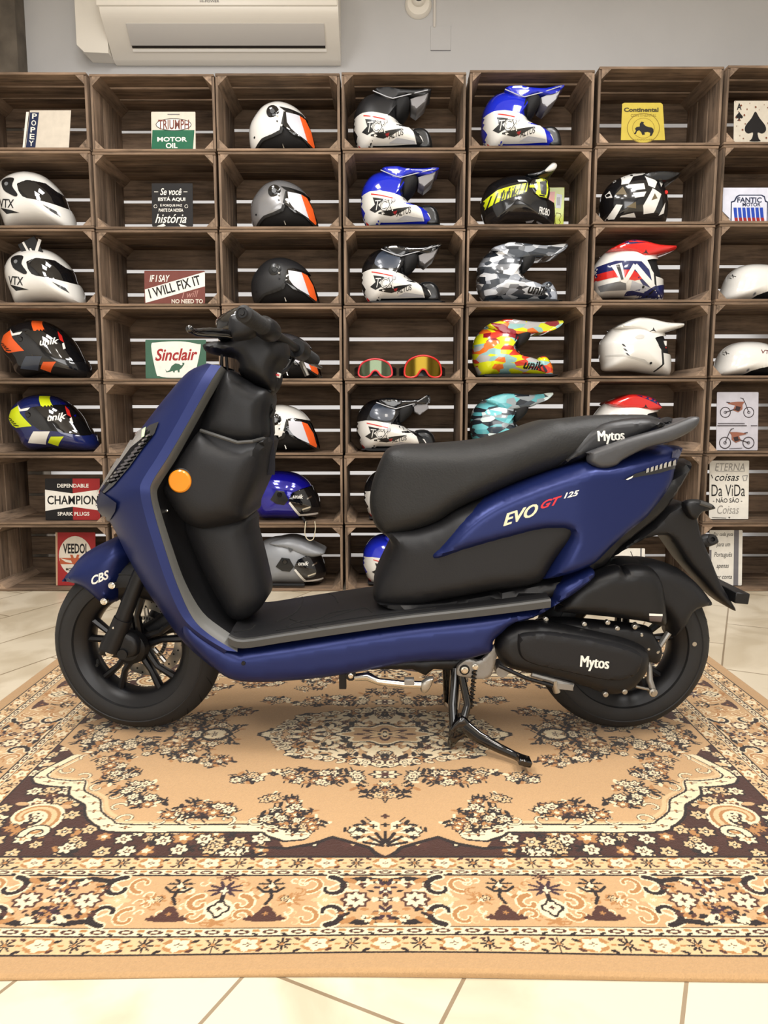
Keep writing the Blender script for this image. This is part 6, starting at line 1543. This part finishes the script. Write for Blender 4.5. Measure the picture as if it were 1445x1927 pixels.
sign('metal_sign', 1168, 204, 1252, 273, s_ye, [('p', circ(1210, 251, 31, 28), F_('olive', (132, 112, 40))), ('p', circ(1210, 251, 29.5, 26.5), s_ye), ('p', circ(1210, 251, 21, 19), F_('olive', (132, 112, 40))), ('p', circ(1210, 251, 20, 18), s_ye), ('p', horse, s_bk), ('t', 'Continental', 1173, 213, 1238, 221, F_('dark_olive', (70, 62, 30)), 0.04, 0, 0),
     ('t', 'CONTINENTAL', 1186, 225, 1234, 230, F_('olive', (132, 112, 40)), 0.0, 0, 0), ('t', 'HANNOVER', 1192, 271, 1228, 274, F_('olive', (132, 112, 40)), 0.0, 0, 0)],
     'yellow sign with a rearing black horse in a ring', 5, 0, quad=[(1170, 206), (1174, 204), (1242, 204), (1246, 207), (1251, 273), (1168, 273)])
spade = smooth_poly([(1420, 216), (1428, 228), (1439, 242), (1440, 252), (1433, 257), (1425, 255), (1427, 266), (1430, 271), (1410, 271), (1414, 266), (1416, 255), (1407, 257), (1401, 252), (1402, 242), (1413, 228)], 3)
sp2 = [((p[0]-1420)*0.34+1389.5, (p[1]-244)*0.30+225) for p in spade]
sign('metal_sign', 1380, 196, 1462, 273, F_('rusty_white', (200, 192, 176)), [('p', spade, s_bk), ('p', sp2, s_bk), ('t', 'A', 1385, 201, 1394, 213, s_bk, 0.03, 0, 0)] + [('p', circ(1382+((i*37) % 66), 198+((i*53) % 72), 0.8+(i % 3)*0.5, None, 7), F_('rust_spot', (120, 70, 50))) for i in range(34) if not (1402 < 1382+((i*37) % 66) < 1440 and 198+((i*53) % 72) > 214)],
     'weathered white ace of spades sign, top right', 6, 0)
sign('metal_sign', 1359, 360, 1472, 422, s_pk, [('p', [(1374, 386), (1380, 384), (1384, 376), (1390, 373), (1432, 373), (1438, 376), (1440, 384), (1444, 386), (1444, 422), (1374, 422)], s_nv), ('p', [(1376, 388), (1382, 386), (1386, 378), (1391, 375), (1431, 375), (1436, 378), (1438, 386), (1442, 388), (1442, 422), (1376, 422)], s_pk),
     ('t', 'FANTIC', 1386, 378, 1432, 388, s_nv, 0.03, 0, 0), ('t', 'MOTOR', 1396, 388, 1430, 395, s_nv, 0.03, 0, 0)] + [('p', [(1379+i*8.2, 397), (1385+i*8.2, 397), (1387+i*8.2, 416), (1381+i*8.2, 416)], s_bl) for i in range(7)] + [('p', [(1381+i*8.2, 416), (1387+i*8.2, 416), (1388+i*8.2, 422), (1382+i*8.2, 422)], s_rd) for i in range(7)],
     'white sign with blue bars over red dashes, right edge', 6, 1, quad=[(1359, 360), (1472, 360), (1472, 422), (1378, 422), (1359, 404)])
def bike(ox, oy, c1, c2, r1, flip):
    f = -1 if flip else 1
    def T(p): return (ox+f*p[0], oy+p[1])
    e = []
    for wx in (-22, 22):
        cc = [T((wx+r1*math.cos(2*PI*i/20), r1*math.sin(2*PI*i/20))) for i in range(21)]; e.append(('l', cc, 1.5, c2)); cc = [T((wx+2.5*math.cos(2*PI*i/8), 2.5*math.sin(2*PI*i/8))) for i in range(9)]; e.append(('l', cc, 1.0, c2))
    e += [('l', [T((-22, 0)), T((-14, -20)), T((-10, -26))], 1.3, c2), ('l', [T((-12, -25)), T((-6, -27))], 1.2, c2), ('p', [T(p) for p in ((-14, -20), (0, -20), (16, -18), (18, -16), (4, -13), (8, -4), (-2, 0), (-10, -6), (-10, -14))], c1), ('p', [T(p) for p in ((-7, -10), (2, -12), (4, -4), (-4, -2))], c2), ('l', [T((4, -6)), T((22, 0))], 1.6, c2), ('l', [T((14, -18)), T((20, -19))], 1.6, c2)]
    return e
s_bi = F_('brick_brown', (142, 92, 74)); s_dk = F_('dark_brown', (52, 42, 44))
sign('metal_sign', 1348, 732, 1426, 841, F_('pale_grey', (190, 188, 196)), bike(1386, 770, s_bi, s_dk, 9.5, True) + bike(1386, 827, s_bi, s_dk, 10.5, False) + [('l', [(1350, 791), (1400, 791)], 1.2, s_dk), ('l', [(1349, 795), (1404, 795)], 1.4, s_dk), ('l', [(1412, 795), (1424, 795)], 1.2, s_dk), ('l', [(1372, 838), (1396, 837)], 0.9, s_dk)],
     'pale sign showing two old motorcycles, one above the other', 6, 4)
sign('metal_sign', 1334, 865, 1408, 975, s_wh, [('t', 'ETERNA', 1344, 870, 1400, 884, F_('soft_grey', (146, 142, 136)), 0.0, 0.2, 0), ('l', [(1346, 885), (1400, 885)], 0.8, s_gy), ('t', 'coisas', 1344, 890, 1390, 903, s_bk, 0.005, 0.3, 0), ('t', 'Da ViDa', 1338, 910, 1401, 932, s_bk, 0.0, 0, 0), ('t', '- NÃO SÃO -', 1341, 934, 1396, 944, s_bk, 0.01, 0, 0), ('t', 'Coisas', 1349, 949, 1390, 965, F_('soft_grey', (146, 142, 136)), 0.0, 0.25, 0),
     ('l', [(1396, 894), (1405, 893), (1403, 902), (1398, 903), (1396, 894)], 1, s_gy), ('l', [(1340, 972), (1366, 973)], 1, s_bk), ('p', [(1370, 971), (1374, 971), (1372, 974)], s_bk), ('l', [(1337, 892), (1340, 898)], 1.4, s_bk)],
     'white sign with hand-drawn black words above the rear plate holder', 6, 5, Y=3.56)
sign('metal_sign', 1334, 993, 1396, 1097, s_wh, [('p', [(1380, 993), (1389, 993), (1389, 1097), (1380, 1097)], s_gy), ('p', [(1334, 1030), (1338, 1030), (1338, 1055), (1334, 1055)], s_gy), ('t', 'Por cada gota', 1341, 997, 1378, 1006, s_bk, 0.0, 0.3, 0), ('t', 'para um', 1347, 1018, 1373, 1026, s_bk, 0.0, 0.3, 0), ('t', 'Português', 1343, 1034, 1377, 1046, s_bk, 0.0, 0.3, 0), ('t', 'apenas', 1348, 1058, 1371, 1067, s_bk, 0.0, 0.3, 0), ('t', 'por conta', 1343, 1078, 1377, 1087, s_bk, 0.0, 0.3, 0)],
     'white sign with black script and dark grey side strips, bottom right', 6, 6, Y=3.56)
sign('metal_sign', 1140, 1026, 1213, 1100, s_wh, [('p', [(1204, 1026), (1207, 1026), (1207, 1100), (1204, 1100)], s_gy), ('l', [(1186, 1032), (1192, 1046), (1188, 1056)], 1.4, s_bk), ('l', [(1170, 1052), (1184, 1050)], 1.2, s_gy), ('l', [(1192, 1048), (1200, 1056)], 1.2, s_bk)],
     'small white printed sign peeking over the rear mudguard', 5, 6)
# box beside the striped helmet
bx = MB(); k = ks(431)
def LB(px, py): return ((px-1050)*k, (431-py)*k)
bx.box(LB(1030, 0)[0], LB(1071, 0)[0], 0, 0.05, 0, LB(0, 352)[1], P_Y, 0.001)
for pts, m in (([(1041, 359), (1053, 359), (1050, 420), (1053, 431), (1042, 431)], P_O), ([(1056, 362), (1067, 364), (1065, 386), (1055, 385)], P_LG)):
    P, F = tri2d([LB(*p) for p in pts], 0.02); bx.add([(a, -0.0006, c) for a, c in P], F, m, False)
for i in range(7): bx.add([(LB(1057+i*0.9, 368)[0], -0.001, LB(1057+i*0.9, 368)[1]), (LB(1057.5+i*0.9, 368)[0], -0.001, LB(0, 368)[1]), (LB(1057.5+i*0.9, 368)[0], -0.001, LB(0, 381)[1]), (LB(1057+i*0.9, 368)[0], -0.001, LB(0, 381)[1])], [(0, 1, 2, 3)], P_BK, False)
bx.tube([(a, -0.001, c) for a, c in [LB(*p) for p in [(1064, 394), (1057, 393), (1054, 400), (1055, 410), (1061, 414), (1065, 408), (1062, 404), (1066, 398), (1064, 394)]]], 0.0012, mat('brown_ink', (120, 90, 10), 0.5), 6)
x, _ = UP(1050, 431, HY-0.02); o = bx.build('carton', None); o.scale = (1.0, 1, 1.15); o.location = (x+0.002, 3.748, FLOORZ[(4, 1)]+0.001); o.rotation_euler = (0, 0, -0.05); tag(o, 'fluorescent yellow carton with an orange stripe beside the striped black helmet', 'box')

# ------------------------------------------------------------------ air conditioner, camera and covers on the wall
M_ac = mat('cream_plastic', (228, 222, 210), 0.35); M_ac2 = mat('grey_white_plastic', (196, 192, 186), 0.4); M_dk = mat('dark_slot', (40, 34, 30), 0.7)
t = empty('air_conditioner', (-0.78, WALL_Y, 2.56)); tag(t, 'white wall-mounted air conditioner above the crates', 'air conditioner'); OA = (-0.78, WALL_Y, 2.56)
prof = [(3.979, 2.572), (3.955, 2.570), (3.925, 2.578), (3.80, 2.690), (3.775, 2.712), (3.765, 2.735), (3.762, 2.80), (3.770, 2.86), (3.80, 2.89), (3.979, 2.895)]
def extr(mb, pr, x0, x1, m, cap=True):
    n = len(pr); vs = [(x0, a, b) for a, b in pr]+[(x1, a, b) for a, b in pr]
    fs = [(i, (i+1) % n, (i+1) % n+n, i+n) for i in range(n)]+([tuple(range(n)), tuple(range(2*n-1, n-1, -1))] if cap else [])
    mb.add(vs, fs, m, False)
g = MB(); extr(g, prof, -1.335, -0.215, M_ac); g.build('housing', t, origin=OA)
g = MB(); extr(g, [(3.7655, 2.738), (3.758, 2.742), (3.754, 2.80), (3.762, 2.862), (3.775, 2.862), (3.77, 2.80)], -1.345, -0.22, M_ac); g.build('front_panel', t, origin=OA)
def sl(tt, o=0.0): # point on the sloped underside
    a = Vector((0, 3.80, 2.690)); b = Vector((0, 3.925, 2.578)); d = b-a; n = Vector((0, d.z, -d.y)).normalized(); n = n if n.z < 0 else -n
    p = a+d*tt+n*o; return (p.y, p.z)
g = MB(); extr(g, [sl(0.04, 0.001), sl(0.04, 0.005), sl(0.58, 0.012), sl(0.60, 0.010), sl(0.58, 0.001)], -1.225, -0.285, M_ac2); g.build('louvre', t, origin=OA)
g = MB(); extr(g, [sl(0.60, 0.0005), sl(0.60, 0.0012), sl(0.70, 0.0012), sl(0.70, 0.0005)], -1.225, -0.285, M_dk); g.build('air_slot', t, origin=OA)
g = MB(); extr(g, [sl(0.72, 0.0005), sl(0.72, 0.005), sl(0.78, 0.005), sl(0.78, 0.0005)], -1.225, -0.280, mat('bright_plastic', (240, 236, 228), 0.3)); g.build('outlet_lip', t, origin=OA)
g = MB(); P, F = fit_text('HI-POWER', -0.86, 2.752, -0.77, 2.762, 0.0); g.add([(a, 3.7560-0.002, b) for a, b in P], F, s_gy, False); g.build('badge', t, origin=OA)
g = MB(); x0 = UP(143, 60, 3.87)[0]; x1 = -1.338
vs = [(x0, 2.62), (x0+0.035, 2.587), (x1, 2.582), (x1, 3.0), (x0, 3.0)]
g.prism(vs, 3.87, 3.979, M_ac); o = g.build('pipe_cover'); tag(o, 'cream pipe cover left of the air conditioner', 'cover')
t = empty('security_camera', UP(787, 10, WALL_Y)[0:1]+(WALL_Y, UP(787, 10, WALL_Y)[1])); tag(t, 'small white dome security camera on the wall above the crates', 'camera'); OA = tuple(t.location)
g = MB(); c = Vector(OA); g.lathe([(0, -0.028), (0.030, -0.028), (0.054, -0.024), (0.064, -0.012), (0.066, -0.001)], c, (0, 1, 0), M_ac, 36); g.build('base', t, origin=OA)
g = MB(); g.sphere((c.x, c.y-0.030, c.z+0.012), 0.034, M_ac, 24); g.build('ball', t, origin=OA)
g = MB(); g.sphere((c.x, c.y-0.050, c.z+0.014), 0.024, GLOSS, 24); g.build('lens', t, origin=OA)
g = MB(); xa, za = UP(815, 52, WALL_Y); g.box(xa, xa+0.012, WALL_Y-0.008, WALL_Y-0.0002, za, za+0.22, mat('painted_cover', (206, 200, 192), 0.6), 0.002); o = g.build('cable_cover'); tag(o, 'thin painted cable cover beside the security camera', 'cable cover')
g = MB(); xa, za = UP(810, 96, WALL_Y); g.box(xa, xa+0.10, WALL_Y-0.003, WALL_Y-0.0002, za, za+0.115, M_wall, 0.001); g.box(xa, xa+0.10, WALL_Y-0.0035, WALL_Y-0.0025, za, za+0.0025, s_gy); o = g.build('blank_plate'); tag(o, 'grey blank plate on the wall under the cable cover', 'plate')
